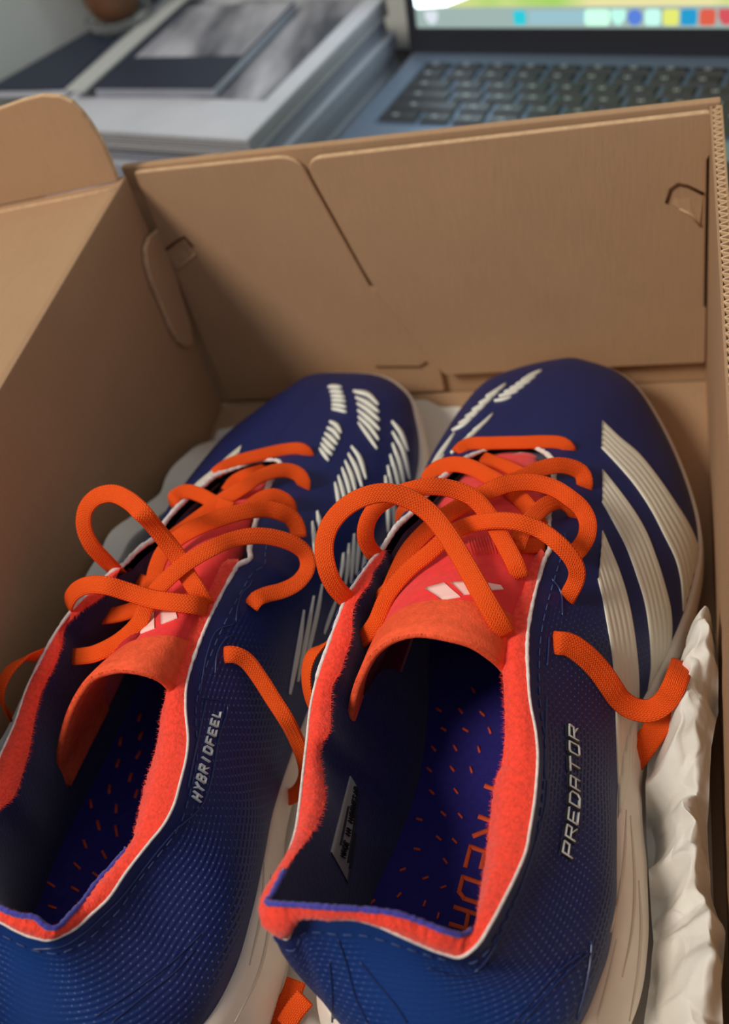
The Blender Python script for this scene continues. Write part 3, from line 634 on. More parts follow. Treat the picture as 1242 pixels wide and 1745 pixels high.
lb = build_boot('football_boot', 'left-hand navy boot with white slanted fins over its toe and inner side', (.06, -.15, 0), L_T, L_Ta, L_B, L_C, L_Ca, L_S, -1)

# ---- ribbed white side stripes of the right boot
def ribs(n_): return lambda a, f: (.0003+.00025*abs(math.sin(math.pi*f*n_))) if f > .12 else .0005
STR = [([(1026,718),(1054,745),(1086,772),(1118,811),(1147,853),(1173,895),(1186,925),(1190,940)], [(1024,763),(1047,787),(1079,824),(1109,869),(1131,912),(1151,954),(1159,986),(1162,1021),(1163,1042)]),
 ([(1026,801),(1047,827),(1076,866),(1099,905),(1118,954),(1131,996),(1141,1038),(1143,1080),(1138,1112)], [(1025,855),(1044,889),(1067,934),(1086,986),(1099,1031),(1106,1080),(1108,1112),(1108,1142),(1103,1177)]),
 ([(1026,905),(1037,931),(1054,973),(1067,1015),(1077,1064),(1084,1120),(1087,1167),(1085,1238),(1081,1284)], [(1018,986),(1026,1020),(1034,1064),(1042,1113),(1047,1167),(1049,1238),(1051,1300),(1053,1350),(1053,1395)])]
for A, Bk in STR:
    mb = MB(); conform(mb, rb.shell, A, Bk, 56, 31, ribs(5)); mb.build('side_stripe', MT['stripe'], rb.root, label='ribbed cream stripe')
mb = MB(); conform(mb, lb.shell, [(412,760),(392,776),(365,800),(338,822),(318,842)], [(408,771),(392,786),(368,806),(345,826),(330,842)], 24, 9, ribs(2)); mb.build('side_stripe', MT['stripe'], lb.root, label='ribbed cream stripe')
# ---- fins on the left boot, inner side and toe
def c7(L): return [(380+x/3.45, 600+y/3.45) for x, y in L]
def c8(L): return [(480+x/4.777, 860+y/4.777) for x, y in L]
FIN = [(c7(p), w_) for p, w_ in [
 ([(617,209),(655,203),(698,210)],6.5),([(627,236),(665,230),(705,240)],6.5),([(634,262),(675,257),(716,268)],6.5),([(637,287),(680,283),(721,294)],6.5),([(638,312),(680,312),(724,326)],6.5),([(638,336),(680,340),(726,356)],6.5),
 ([(765,232),(850,250),(912,312)],9),([(778,268),(850,300),(916,357)],8.5),([(786,304),(850,340),(919,405)],8.5),([(790,343),(860,395),(919,460)],8.5),([(793,381),(860,440),(913,519)],8),([(793,415),(850,490),(904,572)],7),
 ([(625,412),(665,430),(694,478)],9),([(610,448),(650,465),(684,515)],9),([(597,480),(635,505),(671,546)],9),([(585,510),(620,540),(656,577)],9),([(575,540),(605,570),(641,608)],9),([(565,570),(595,605),(620,642)],8),
 ([(752,556),(800,620),(838,748)],8.5),([(734,598),(780,680),(815,797)],8.5),([(715,640),(755,730),(780,842)],8.5),([(697,682),(730,770),(750,872)],8.5),([(675,728),(700,810),(718,900)],8.5),([(655,768),(672,840),(682,930)],8),
 ([(990,408),(1040,470),(1083,585)],8.5),([(993,470),(1050,570),(1092,748)],8.5),([(993,538),(1035,650),(1063,800)],8.5),([(980,603),(1015,720),(1038,850)],8),([(965,668),(990,800),(1000,950),(1003,1060)],7.5),([(950,728),(965,840),(968,950),(965,1060)],7)]]
FIN += [(c8(p), w_) for p, w_ in [
 ([(285,55),(305,150),(326,260)],9.5),([(245,140),(262,280),(275,455)],9),([(632,165),(622,350),(600,570)],6.5),([(585,238),(575,430),(556,640)],6.5),([(542,316),(535,480),(512,650)],6.5),([(497,392),(490,500),(470,610)],6),([(676,365),(668,450),(650,540)],5.5),
 ([(325,645),(290,850),(185,1310)],6.5),([(255,742),(215,980),(125,1440)],7),([(177,855),(135,1150),(60,1545)],7.5),([(440,772),(385,920),(340,1050)],5)]]
fins = MB()
for P, w_ in FIN:
    mb = MB(); conform_line(mb, lb.shell, P, w_*.78, .0006); mb.build('rubber_fin', MT['dash'], lb.root)
RF = [([(888,650),(905,640),(923,632)],6),([(879,656),(897,649),(913,642)],6),([(869,663),(888,656),(904,650)],6),([(859,669),(877,664),(893,659)],6),([(850,676),(868,671),(883,667)],6),([(842,684),(857,681),(871,677)],5.5)]
RF += [([(828-11.5*k, 677+11.5*k), (846-11.5*k, 667+11.5*k), (862-11.5*k, 655+11.5*k)], 7) for k in range(6)]
RF += [([(806-9.5*k, 735+9.5*k), (824-9.5*k, 722+9.5*k), (840-9.5*k, 706+9.5*k)], 6.5) for k in range(5)]
RF += [([(775,738),(755,768),(738,800)],7),([(764,752),(745,780),(728,812)],6),([(757,775),(742,798),(733,815)],5)]
for P, w_ in RF:
    mb = MB(); conform_line(mb, rb.shell, P, w_*.7, .0006, n=8); mb.build('rubber_fin', MT['dash'], rb.root)
# ---- welded film lines and seams
def lines(bt, L, wpx=1.9, lift=.0003):
    mb = MB()
    for P in L: conform_line(mb, bt.shell, P, wpx, lift, taper=False)
    mb.build('film_seam', MT['seam'], bt.root)
lines(rb, [[(577,1600),(591,1642),(607,1700),(627,1742)],[(614,1638),(643,1674),(672,1709),(694,1742)],[(562,1638),(566,1683),(567,1742)],[(1008,1605),(1005,1642),(996,1690),(983,1738)],[(1003,1624),(967,1656),(889,1742)],[(990,1625),(955,1652),(873,1742)],
 [(933,1330),(930,1372),(919,1415),(899,1481),(871,1553),(821,1645),(788,1664),(730,1648)],[(931,1189),(930,1250),(928,1327)],[(940,986),(955,1008),(958,1050)],[(935,1085),(934,1110),(932,1135)]])
lines(lb, [[(343,1189),(386,1200),(374,1253),(346,1369),(297,1416)],[(351,1194),(335,1270),(320,1343)],[(366,1150),(371,1109),(387,1086),(400,1083)],[(340,1184),(353,1112),(369,1075),(400,1063)],[(402,1060),(404,1036),(412,1011),(425,998),(430,987)],
 [(343,1591),(292,1640),(242,1678),(164,1731)],[(330,1620),(300,1654),(242,1700),(190,1742)],[(297,1416),(266,1453),(232,1497),(208,1528),(179,1557),(135,1596),(104,1613),(53,1617)]])
def grooves(bt, L):
    mb = MB()
    for P in L: conform_line(mb, bt.shell, P, 4.5, .00015)
    mb.build('sole_groove', MT['groove'], bt.sole)
grooves(rb, [[(1067,1380),(1063,1464),(1052,1537),(1040,1589)],[(1074,1390),(1081,1505),(1076,1589),(1060,1665)],[(1088,1500),(1092,1580),(1086,1660),(1072,1740)],[(1050,1600),(1035,1670),(1015,1742)]])
grooves(lb, [[(461,1490),(458,1580),(440,1660),(400,1742)],[(450,1470),(444,1560),(425,1645)]])
def stitches(bt, step=.0036, ln=.0022):
    q = np.linspace(0, 1, 2400); t = bt.T(q % 1); s = chord(t); j = int(MR*.885); row = np.vstack([bt.G[:, j], bt.G[:1, j]]); row2 = np.vstack([bt.G[:, j-1], bt.G[:1, j-1]]); cu_ = np.linspace(0, 1, N+1); mb = MB()
    row2 = row+norm(row2-row)*.0004
    nrm = norm(np.cross(np.gradient(row, axis=0), row2-row)); nrm = np.where(nrm[:, 2:3] < 0, -nrm, nrm)
    pos = np.arange(0, s[-1], step)
    for a in pos:
        u0, u1 = np.interp([a, a+ln], s, q); d = min(u0, 1-u0)
        if d < .17: continue
        P = [[np.interp(u, cu_, row[:, k]+nrm[:, k]*.0002) for k in range(3)] for u in np.linspace(u0, u1, 4)]; tube(mb, P, .00022, 5)
    mb.build('stitching', MT['stitch'], bt.root, kind='stuff')
stitches(rb); stitches(lb)
# ---- raised lettering
def z6(L): return [(820+x/5.455, 1180+y/5.455) for x, y in L]
def q4(L): return [(240+x/3.88, 1060+y/3.88) for x, y in L]
base = z6([(832,1545),(868,1330),(888,1180),(903,1030),(900,880),(897,760),(899,590),(890,440),(878,320)]); cap = z6([(742,1500),(775,1310),(796,1160),(810,1010),(816,850),(816,690),(808,520),(806,400),(806,285)])
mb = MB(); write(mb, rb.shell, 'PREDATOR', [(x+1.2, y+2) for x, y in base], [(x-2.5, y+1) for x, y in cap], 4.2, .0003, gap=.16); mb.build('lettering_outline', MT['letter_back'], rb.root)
mb = MB(); write(mb, rb.shell, 'PREDATOR', base, cap, 1.9, .0006, gap=.16); mb.build('lettering', MT['silver'], rb.root, label='silver raised lettering')
mb = MB(); write(mb, lb.shell, 'HYBRIDFEEL', q4([(390,1192),(524,590)]), q4([(335,1158),(480,578)]), 2.3, .0006, gap=.3); mb.build('lettering', MT['silver'], lb.root, label='silver lettering')
# ---- insole print
def dashes(bt, L, w_, ln):
    mb = MB()
    for x, y, ang in L:
        if hit(bt.inn, x, y, -1)[2] < 0: continue
        if np.ptp([hit(bt.inn, x+dx, y+dy)[2] for dx, dy in ((0, 0), (8, 0), (-8, 0), (0, 8), (0, -8))]) > .012: continue
        c, s = math.cos(math.radians(ang)), math.sin(math.radians(ang)); conform_line(mb, bt.inn, [(x-c*ln/2, y-s*ln/2), (x+c*ln/2, y+s*ln/2)], w_, .0003, n=3, taper=False)
    mb.build('insole_print', MT['print'], bt.insole, kind='stuff')
def c1(L): return [(440+x/3.105, 1400+y/3.105, a) for x, y, a in L]
def c3(L): return [(440+x/3.105, 1060+y/3.105, a) for x, y, a in L]
dashes(rb, c1([(615,285,-35),(765,255,-20),(885,300,-20),(980,348,-20),(745,390,-50),(605,425,-40),(880,435,-70),(952,500,-75),(840,147,10),(660,162,-10),(955,88,40),(1040,103,45),(990,210,55),(742,60,10),(650,70,15)])
 + c3([(1137,360,60),(1185,485,45),(1070,470,50),(955,465,30),(1225,575,70),(1098,572,30),(980,567,30),(875,573,30),(1168,675,75),(1043,667,60),(928,670,50),(815,708,60),(1127,783,75),(1027,777,55),(905,782,45),(795,815,40),(1047,895,55),(918,900,45),(797,937,30),(980,1015,40),(1070,1025,50),(852,1045,15)]), 3.6, 11)
def cl(L): return [(x/4.14, 1400+y/4.14, a) for x, y, a in L]
def cm_(L): return [(x/4.14, 1080+y/4.14, a) for x, y, a in L]
dashes(lb, cl([(370,605,18),(530,478,30),(360,445,32),(545,315,45),(378,283,45),(735,235,62),(600,160,70),(440,130,65),(680,380,35),(822,75,80),(697,30,80),(535,10,75)])
 + cm_([(985,590,-70),(825,630,60),(992,720,-70),(850,760,-80),(700,825,70),(975,855,-62),(832,915,-70),(688,990,-88),(920,1015,-72),(555,1085,72),(772,1098,-85),(962,1130,-70),(642,1200,82),(820,1235,-88),(530,1320,72),(692,1350,80),(820,1385,80)]), 4.2, 15)
mb = MB(); write(mb, rb.inn, 'PREDA', [(828,1340),(818,1390),(800,1450),(785,1510),(765,1585)], [(876,1352),(866,1400),(850,1465),(838,1520),(828,1600)], 7.5, .0003, gap=.25); mb.build('insole_lettering', MT['print'], rb.insole)
# ---- three slanted bars on each tongue
def quad(bt, qs):
    mb = MB()
    for q in qs: conform(mb, bt.ton, [q[0], q[1]] if False else np.linspace(q[0], q[1], 5).tolist(), np.linspace(q[3], q[2], 5).tolist(), 6, 6, lambda a, f: .0004)
    mb.build('tongue_emblem', MT['logo'], bt.tongue, label='pale emblem of three slanted bars')
quad(rb, [[(724,1003),(757,994),(784,1018),(753,1023)],[(768,993),(797,992),(812,1012),(789,1014)],[(823,993),(852,998),(857,1005),(833,1007)]])
quad(lb, [[(250,1052),(264,1044),(264,1071),(240,1080)],[(274,1044),(300,1044),(302,1054),(275,1064)]])
mb = MB()
for i in range(10):
    x0 = 797+i*5; conform_line(mb, rb.ton, [(x0, 918-i*0.4), (x0+9, 948-i*.5)], 2.0, .0003, n=4, taper=False)
mb.build('tongue_relief', MT['coral'], rb.tongue)
# ---- size label inside the right boot
mb = MB(); conform(mb, rb.lin, [(596,1322),(583,1372),(563,1452)], [(606,1340),(604,1400),(592,1505)], 14, 8, lambda a, f: .0004); sl = mb.build('size_label', MT['label'], rb.lining)
mb = MB()
write(mb, rb.lin, 'MADE IN INDONESIA', [(584,1462),(597,1400),(606,1345)], [(577,1458),(591,1396),(601,1340)], 1.0, .0008)
conform_line(mb, rb.lin, [(589,1470),(599,1410),(606,1352)], 1.0, .0008, taper=False); conform_line(mb, rb.lin, [(592,1480),(602,1420)], 1.4, .0008, taper=False); conform_line(mb, rb.lin, [(576,1440),(590,1375)], .9, .0008, taper=False)
mb.build('label_print', MT['ink'], sl)

# ---- laces, right boot
UPV = (0.05, -.6, .8)
lace(rb, 'lace', [(779,772,.0),(788,762,.0022),(798,757,.003),(839,755,.004),(889,754,.004),(930,753,.003),(956,755,.0025),(967,762,.001),(971,772,-.002)], .0046)
lace(rb, 'lace', [(813,776,.002),(833,784,.003),(862,795,.003),(895,811,.0025),(915,822,.001)], .0046)
lace(rb, 'lace', [(731,826,-.002),(731,812,.002),(746,798,.005),(772,791,.006),(798,795,.006),(833,812,.005),(868,834,.004),(898,862,.003),(912,885,.0015),(925,905,-.001)])
lace(rb, 'lace', [(993,838,-.003),(996,822,.002),(991,806,.004),(975,797,.006),(950,793,.007),(921,799,.007),(889,814,.0075),(850,828,.008),(810,848,.008),(775,868,.006),(745,888,.003)])
lace(rb, 'lace', [(683,892,-.002),(684,875,.002),(700,862,.002),(730,872,.003),(752,884,.002)], .0045)
lace(rb, 'lace', [(983,890,-.003),(981,875,.002),(971,861,.005),(955,854,.006),(934,859,.006),(910,879,.006),(890,905,.004),(879,935,.002)])
lace(rb, 'lace', [(876,929,.002),(900,930,.002),(926,931,.001)], .0045)
lace(rb, 'lace', [(975,947,.003),(986,936,.005),(999,915,.008),(1001,888,.010),(990,866,.012),(972,850,.013),(944,832,.013),(905,822,.013),(872,824,.013),(840,834,.013),(800,855,.011),(763,876,.010),(723,908,.009),(695,940,.008),(677,975,.007),(664,1005,None,.074),(648,1019,None,.070),(630,1025,None,.064)])
lace(rb, 'lace', [(965,1023,-.002),(970,1012,.003),(981,990,.007),(983,972,.010),(973,950,.012),(950,925,.014),(920,903,.014),(885,890,.014),(845,887,.013),(805,893,.011),(770,909,.009),(730,943,.008),(694,973,.008),(660,1015,.008),(640,1060,.010),(622,1084,None,.066),(600,1102,None,.056)], .0048)
lace(rb, 'lace', [(862,1082,.002),(850,1062,.003),(821,1012,.005),(790,957,.008),(761,910,.011),(734,876,.014),(700,852,None,.0985),(659,840,None,.102),(619,847,None,.103),(584,868,None,.101),(561,897,None,.098),(552,931,None,.094),(557,969,None,.089),(570,998,None,.083),(590,1020,None,.076),(604,1030,None,.070)], .0056)
lace(rb, 'lace', [(886,985,.001),(878,962,.003),(853,914,.006),(833,879,.009),(804,847,.012),(769,833,.014),(734,829,None,.094),(700,835,None,.095),(665,848,None,.094),(640,866,None,.091),(625,892,None,.087),(623,918,None,.083),(634,940,None,.077),(650,955,None,.070)], .0052)
lace(rb, 'lace', [(939,1094,-.002),(950,1096,.0015),(968,1098,.003),(992,1113,.004),(1021,1142,.004),(1042,1172,.004),(1058,1194,.004),(1080,1208,.004),(1108,1211,.004),(1131,1197,.006),(1147,1172,None,.044),(1156,1149,None,.044),(1162,1130,None,.038)], .0066)
lace(rb, 'lace', [(1160,1140,None,.040),(1152,1175,None,.036),(1136,1212,None,.031),(1112,1250,None,.024),(1085,1288,None,.018),(1070,1308,None,.014)], .0072)
lace(rb, 'lace', [(566,1094,None,.064),(549,1101,None,.066),(532,1115,None,.066),(523,1140,None,.063),(523,1170,None,.059),(530,1200,None,.054),(545,1230,None,.048)], .0052, nrm=(-.6, -.5, .5))
# ---- laces, left boot
lace(lb, 'lace', [(366,808,.0),(375,800,.002),(394,789,.003),(440,776,.004),(487,766,.003),(512,765,.0025),(522,771,.001),(526,781,-.002)], .0046)
lace(lb, 'lace', [(385,836,.002),(400,818,.003),(425,806,.003),(452,797,.0015)], .0042)
lace(lb, 'lace', [(294,864,-.002),(295,850,.003),(303,842,.005),(317,837,.006),(340,843,.005),(363,855,.003),(395,868,.001)], .005)
lace(lb, 'lace', [(514,838,-.003),(517,822,.002),(510,810,.004),(496,803,.005),(474,802,.006),(446,811,.007),(415,830,.008),(384,849,.008),(350,874,.007),(312,902,.005),(290,918,.003)])
lace(lb, 'lace', [(495,872,-.002),(490,858,.003),(478,849,.005),(462,845,.006),(442,852,.005),(420,868,.003)])
lace(lb, 'lace', [(509,915,.003),(506,898,.006),(496,882,.009),(478,873,.011),(456,868,.012),(415,872,.013),(376,883,.013),(337,898,.013),(301,919,.013),(279,940,.012),(267,966,.011),(261,993,.010),(252,1015,.008)], .0056)
lace(lb, 'lace', [(428,1033,.001),(437,1021,.003),(455,1013,.004),(482,1006,.006),(508,992,.009),(524,968,.012),(521,945,.014),(504,929,.015),(471,917,.015),(435,913,.015),(399,919,.015),(363,933,.015),(324,955,.014),(291,981,.014),(265,1008,.014),(249,1034,.013),(239,1057,.012),(221,1078,.011),(195,1098,.010),(167,1112,None,.072),(140,1118,None,.066),(108,1119,None,.058)], .0052)
lace(lb, 'lace', [(88,1110,None,.066),(68,1117,None,.070),(43,1122,None,.073),(19,1139,None,.074),(5,1162,None,.072),(1,1184,None,.068),(9,1208,None,.061),(26,1232,None,.050)], .0050, nrm=(-.5, -.5, .6))
lace(lb, 'lace', [(212,985,None,.066),(198,973,None,.072),(175,951,None,.080),(154,926,None,.087),(143,897,None,.093),(146,868,None,.098),(163,848,None,.1015),(190,841,None,.103),(216,851,None,.102),(242,874,.020),(265,900,.014),(286,926,.010),(304,951,.008),(319,980,.006),(336,1007,.004),(350,1030,.001)], .0056)
lace(lb, 'lace', [(130,1050,None,.064),(119,1036,None,.072),(118,1023,None,.079),(129,1007,None,.084),(152,997,None,.088),(182,998,None,.089),(216,1008,.012),(255,1020,.009),(293,1026,.006),(332,1031,.003),(352,1034,.001)], .0055)
lace(lb, 'lace', [(168,1051,None,.062),(188,1049,None,.064),(208,1045,None,.067),(228,1038,None,.071),(245,1028,None,.075)], .005)
lace(lb, 'lace', [(216,978,None,.062),(232,987,None,.064),(250,994,None,.066)], .0045)
lace(lb, 'lace', [(379,1118,-.002),(388,1115,.0015),(402,1116,.003),(420,1126,.004),(441,1153,.006),(464,1189,.010),(487,1225,.016),(503,1256,None,.040),(516,1290,None,.032),(520,1325,None,.022),(505,1352,None,.014),(480,1362,None,.012),(452,1364,None,.011),(430,1362,None,.010)], .0050)
lace(lb, 'lace', [(505,1670,None,.012),(494,1700,None,.011),(478,1726,None,.010),(462,1750,None,.009)], .0058)
lace(lb, 'lace', [(520,1700,None,.016),(502,1722,None,.014),(486,1748,None,.012)], .0058)
# ---------------------------------------------------------------- desk, room
DK = mat('dark_desk', (34, 36, 42), .5, .4, noise=(20, .1))
def struct(name, V, F, M_):
    o = obj(name, V, F, M_, smooth=False); o['kind'] = 'structure'; return o
E1 = np.array([math.cos(math.radians(-17)), math.sin(math.radians(-17)), 0]); E2 = np.array([-E1[1], E1[0], 0]); EZ = np.array([0, 0, 1.])
WLp = at(0, 135, .0565); WLd = norm((at(150, 50, .0565)-WLp)*np.array([1, 1, 0])); WLp[2] = 0; WBp = np.array([.044, .296, 0])+E2*.056
M2 = np.array([[WLd[0], -E1[0]], [WLd[1], -E1[1]]]); k_ = np.linalg.solve(M2, (WBp-WLp)[:2]); KN = WLp+WLd*k_[0]     # room corner behind the papers
desk = thing('desk', 'dark desk top under the shoe box, papers and laptop', 'desk', (0, 0, -.003))
P_ = [KN+E2*-.0015+WLd*-.0015, WLp-WLd*.62+E1*.002, WLp-WLd*.62+E1*1.15-E2*.1, KN+E1*1.15-E2*.0015]
n4 = [(p[0], p[1]) for p in P_]
V = [(x, y, -.0032) for x, y in n4]+[(x, y, -.030) for x, y in n4]; F = [(3, 2, 1, 0), (4, 5, 6, 7)]+[(i, i+4, (i+1) % 4+4, (i+1) % 4) for i in range(4)]
obj('desk_top', V, F, DK, desk, smooth=False)
cen_ = np.mean(P_, 0)
for p in P_:
    q = cen_+(p-cen_)*.86; V, F = box_np((q[0], q[1], -.375), E1, E2, EZ, .03, .03, .345); obj('leg', V, F, DK, desk, smooth=False)
WP = mat('pale_wall_paint', (204, 206, 200), .9, .1, noise=(8, .03))
nl = np.array([-WLd[1], WLd[0], 0])
V, F = box_np(KN-WLd*.9+nl*.051+EZ*.55, WLd, nl, EZ, .95, .05, 1.28); struct('wall_left', V, F, WP)
V, F = box_np(KN+E1*.9+E2*.051+EZ*.55, E1, E2, EZ, .9, .05, 1.28); struct('wall_back', V, F, WP)
V, F = box_np(np.array([.2, -.5, -.745]), (1, 0, 0), (0, 1, 0), EZ, 2.2, 2.2, .02); struct('floor', V, F, mat('room_floor', (120, 110, 100), .7, .3, noise=(6, .1)))

# ---------------------------------------------------------------- laptop
LY = math.radians(-17); LO = np.array([.0475, .2950, -.003])
lt = thing('laptop', 'grey laptop with dark keys and its screen switched on, behind the box', 'laptop', tuple(LO), rotz=LY)
def lobj(name, V, F, M_, parent, **k):
    me = bpy.data.meshes.new(name); me.from_pydata([tuple(map(float, v)) for v in V], [], F); me.materials.append(M_); o = bpy.data.objects.new(name, me); COL.objects.link(o); o.parent = parent
    for a, b in k.items(): o[a] = b
    return o
X3, Y3, Z3 = (1, 0, 0), (0, 1, 0), (0, 0, 1)
def lbox(name, x0, x1, y0, y1, z0, z1, M_, parent, bev=0, **k):
    V, F = box_np(((x0+x1)/2, (y0+y1)/2, (z0+z1)/2), X3, Y3, Z3, (x1-x0)/2, (y1-y0)/2, (z1-z0)/2); o = lobj(name, V, F, M_, parent, **k)
    if bev: m_ = o.modifiers.new('edge', 'BEVEL'); m_.width = bev; m_.segments = 2
    return o
ML = mat('grey_metal', (112, 128, 150), .42, .5, metal=.55, noise=(300, .05)); MK = mat('key_black', (26, 30, 38), .5, .4); MB_ = mat('bezel_black', (34, 35, 42), .5, .4); MW = mat('key_well', (74, 92, 116), .5, .4, metal=.3)
LW = .335
lbox('base', 0, LW, -.222, .006, .0105, .0226, ML, lt, .002)
for fx in (.03, LW-.05):
    for fy in (-.205, -.02): lbox('rubber_foot', fx, fx+.02, fy, fy+.008, -.0001, .0108, MB_, lt)
lbox('key_well', .0150, .320, -.0788, -.0085, .0226, .0229, MW, lt)
lbox('trackpad', .138, .250, -.178, -.098, .0226, .0230, MB_, lt)
lbox('palm_sticker', .060, .074, -.0895, -.0835, .0226, .0229, mat('sticker', (80, 96, 100), .6, .3), lt)
meshes = {}
def key(x, y, w_, h_):
    kk = (round(w_, 4), round(h_, 4))
    if kk not in meshes:
        t = .0009; V = [(0, 0, 0), (w_, 0, 0), (w_, h_, 0), (0, h_, 0), (t, t, .0016), (w_-t, t, .0016), (w_-t, h_-t, .0016), (t, h_-t, .0016)]
        me = bpy.data.meshes.new('key'); me.from_pydata(V, [], [(3, 2, 1, 0), (4, 5, 6, 7), (0, 1, 5, 4), (1, 2, 6, 5), (2, 3, 7, 6), (3, 0, 4, 7)]); me.materials.append(MK); meshes[kk] = me
    o = bpy.data.objects.new('key', meshes[kk]); COL.objects.link(o); o.parent = lt; o.location = (x, y, .0229); return o
LEG = mat('key_legend', (150, 156, 160), .6, .2)
rows = [([1.0]*15, .7), ([1]*13+[2.0], 1), ([1.5]+[1]*12+[1.5], 1), ([1.75]+[1]*11+[2.25], 1), ([2.25]+[1]*10+[2.75], 1), ([1.3, 1, 1, 1, 5.2, 1, 1, 1.2, 1.2, 1.1], 1)]
y = -.0092; leg_mesh = None; P_ = .0192; RH = .0120
for widths, hh in rows:
    x = .0158+(0.0025 if False else 0); h_ = RH*hh; tot = sum(widths)
    for w_ in widths:
        kw = w_*P_*15/ tot*.97 if True else 0
        kw = w_*.3030/tot
        o = key(x+.0012, y-h_+.0009, kw-.0024, h_-.0018); x += kw
        if leg_mesh is None:
            leg_mesh = bpy.data.meshes.new('legend'); leg_mesh.from_pydata([(0, 0, 0), (.0032, 0, 0), (.0032, .0022, 0), (.0022, .0022, 0), (.0016, .0009, 0), (0, .0024, 0)], [], [(0, 1, 2, 3, 4, 5)]); leg_mesh.materials.append(LEG)
        g = bpy.data.objects.new('legend', leg_mesh); COL.objects.link(g); g.parent = o; g.location = (kw*.3, h_*.35, .0017)
    y -= h_
# screen: leans back
sa = math.radians(9); sc = lambda x, h, d=0: (x, .004+h*math.sin(sa)-d*math.cos(sa), .0226+h*math.cos(sa)+d*math.sin(sa)*1.0)
def sbox(name, x0, x1, h0, h1, d0, d1, M_, parent, **k):
    V = [sc(x, h, d) for d in (d0, d1) for h in (h0, h1) for x in (x0, x1)]; return lobj(name, V, [(0, 2, 3, 1), (4, 5, 7, 6), (0, 1, 5, 4), (2, 6, 7, 3), (0, 4, 6, 2), (1, 3, 7, 5)], M_, parent, **k)
lid_ = sbox('screen_lid', -.001, LW+.001, .000, .225, -.006, 0, MB_, lt)
def em(name, rgb, s=1.0):
    return mat(name, (10, 10, 10), .4, .3, emit=(rgb, s))
H0 = .0150
def wall_em():
    M_ = em('wallpaper_glow', (150, 170, 60), 1.25); nt = M_.node_tree; b = nt.nodes['Principled BSDF']; tc = nt.nodes.new('ShaderNodeTexCoord'); nz = nt.nodes.new('ShaderNodeTexNoise'); nz.inputs['Scale'].default_value = 14; nt.links.new(tc.outputs['Object'], nz.inputs['Vector'])
    r = nt.nodes.new('ShaderNodeValToRGB'); r.color_ramp.elements[0].color = (*lin((150, 190, 90)), 1); r.color_ramp.elements[0].position = .38; r.color_ramp.elements[1].color = (*lin((214, 206, 150)), 1); r.color_ramp.elements[1].position = .6
    nt.links.new(nz.outputs['Fac'], r.inputs[0]); nt.links.new(r.outputs[0], b.inputs['Emission Color']); return M_
disp = sbox('display', .006, LW-.006, H0, .212, 0, .0006, wall_em(), lt)
sbox('taskbar', .006, LW-.006, H0, H0+.0115, .0006, .0008, em('taskbar_glow', (168, 190, 184), .9), disp)
sbox('search_box', .0790, .1135, H0+.0022, H0+.0095, .0008, .001, em('search_glow', (158, 200, 212), .95), disp)
V = [sc(x, h, .00085) for x, h in ((.006, .212), (.006, H0+.0125), (.0075, H0+.0112), (.0265, H0+.0122), (.0640, H0+.024), (.10, .212))]
lobj('open_window', V, [tuple(range(len(V)))], em('window_glow', (222, 244, 255), 4.5), disp)
def icon(x, w_, h_, col, s=1.2, kind=0):
    cy = H0+.0058
    if kind == 1: P = [(x+w_/2*math.cos(a), cy+h_/2*math.sin(a)) for a in np.linspace(0, 2*math.pi, 17)[:-1]]
    elif kind == 2: P = [(x-w_/2, cy+h_/2), (x-w_/2, cy), (x-w_*.3, cy-h_*.35), (x, cy-h_/2), (x+w_*.3, cy-h_*.35), (x+w_/2, cy), (x+w_/2, cy+h_/2)]
    else: P = round_poly([(x-w_/2, cy-h_/2), (x+w_/2, cy-h_/2), (x+w_/2, cy+h_/2), (x-w_/2, cy+h_/2)], [h_*.25]*4, 5)
    V = [sc(a, b, .0011) for a, b in P]; return lobj('taskbar_icon', V, [tuple(range(len(V)))], em('icon_glow', col, s), disp)
icon(.0165, .0085, .0080, (214, 220, 230), 1.1, 2); ic = icon(.0734, .0080, .0080, (40, 205, 220), 1.0)
XI = [(.1197, .0145, .0085, (190, 244, 214), 1.3, 0), (.1318, .0085, .0085, (180, 236, 220), 1.2, 2), (.1411, .0085, .0085, (90, 130, 220), 1.0, 1), (.151, .0088, .0085, (188, 240, 224), 1.2, 0), (.161, .0088, .0085, (220, 226, 110), 1.1, 0), (.1706, .0088, .0085, (30, 150, 200), 1.1, 0), (.1806, .0086, .0085, (214, 92, 70), 1.1, 0), (.1906, .0086, .0085, (214, 84, 92), 1.0, 2), (.2002, .0086, .0085, (70, 190, 110), 1.1, 1), (.2098, .0086, .0085, (200, 190, 90), 1.1, 1)]
for a in XI: icon(*a)

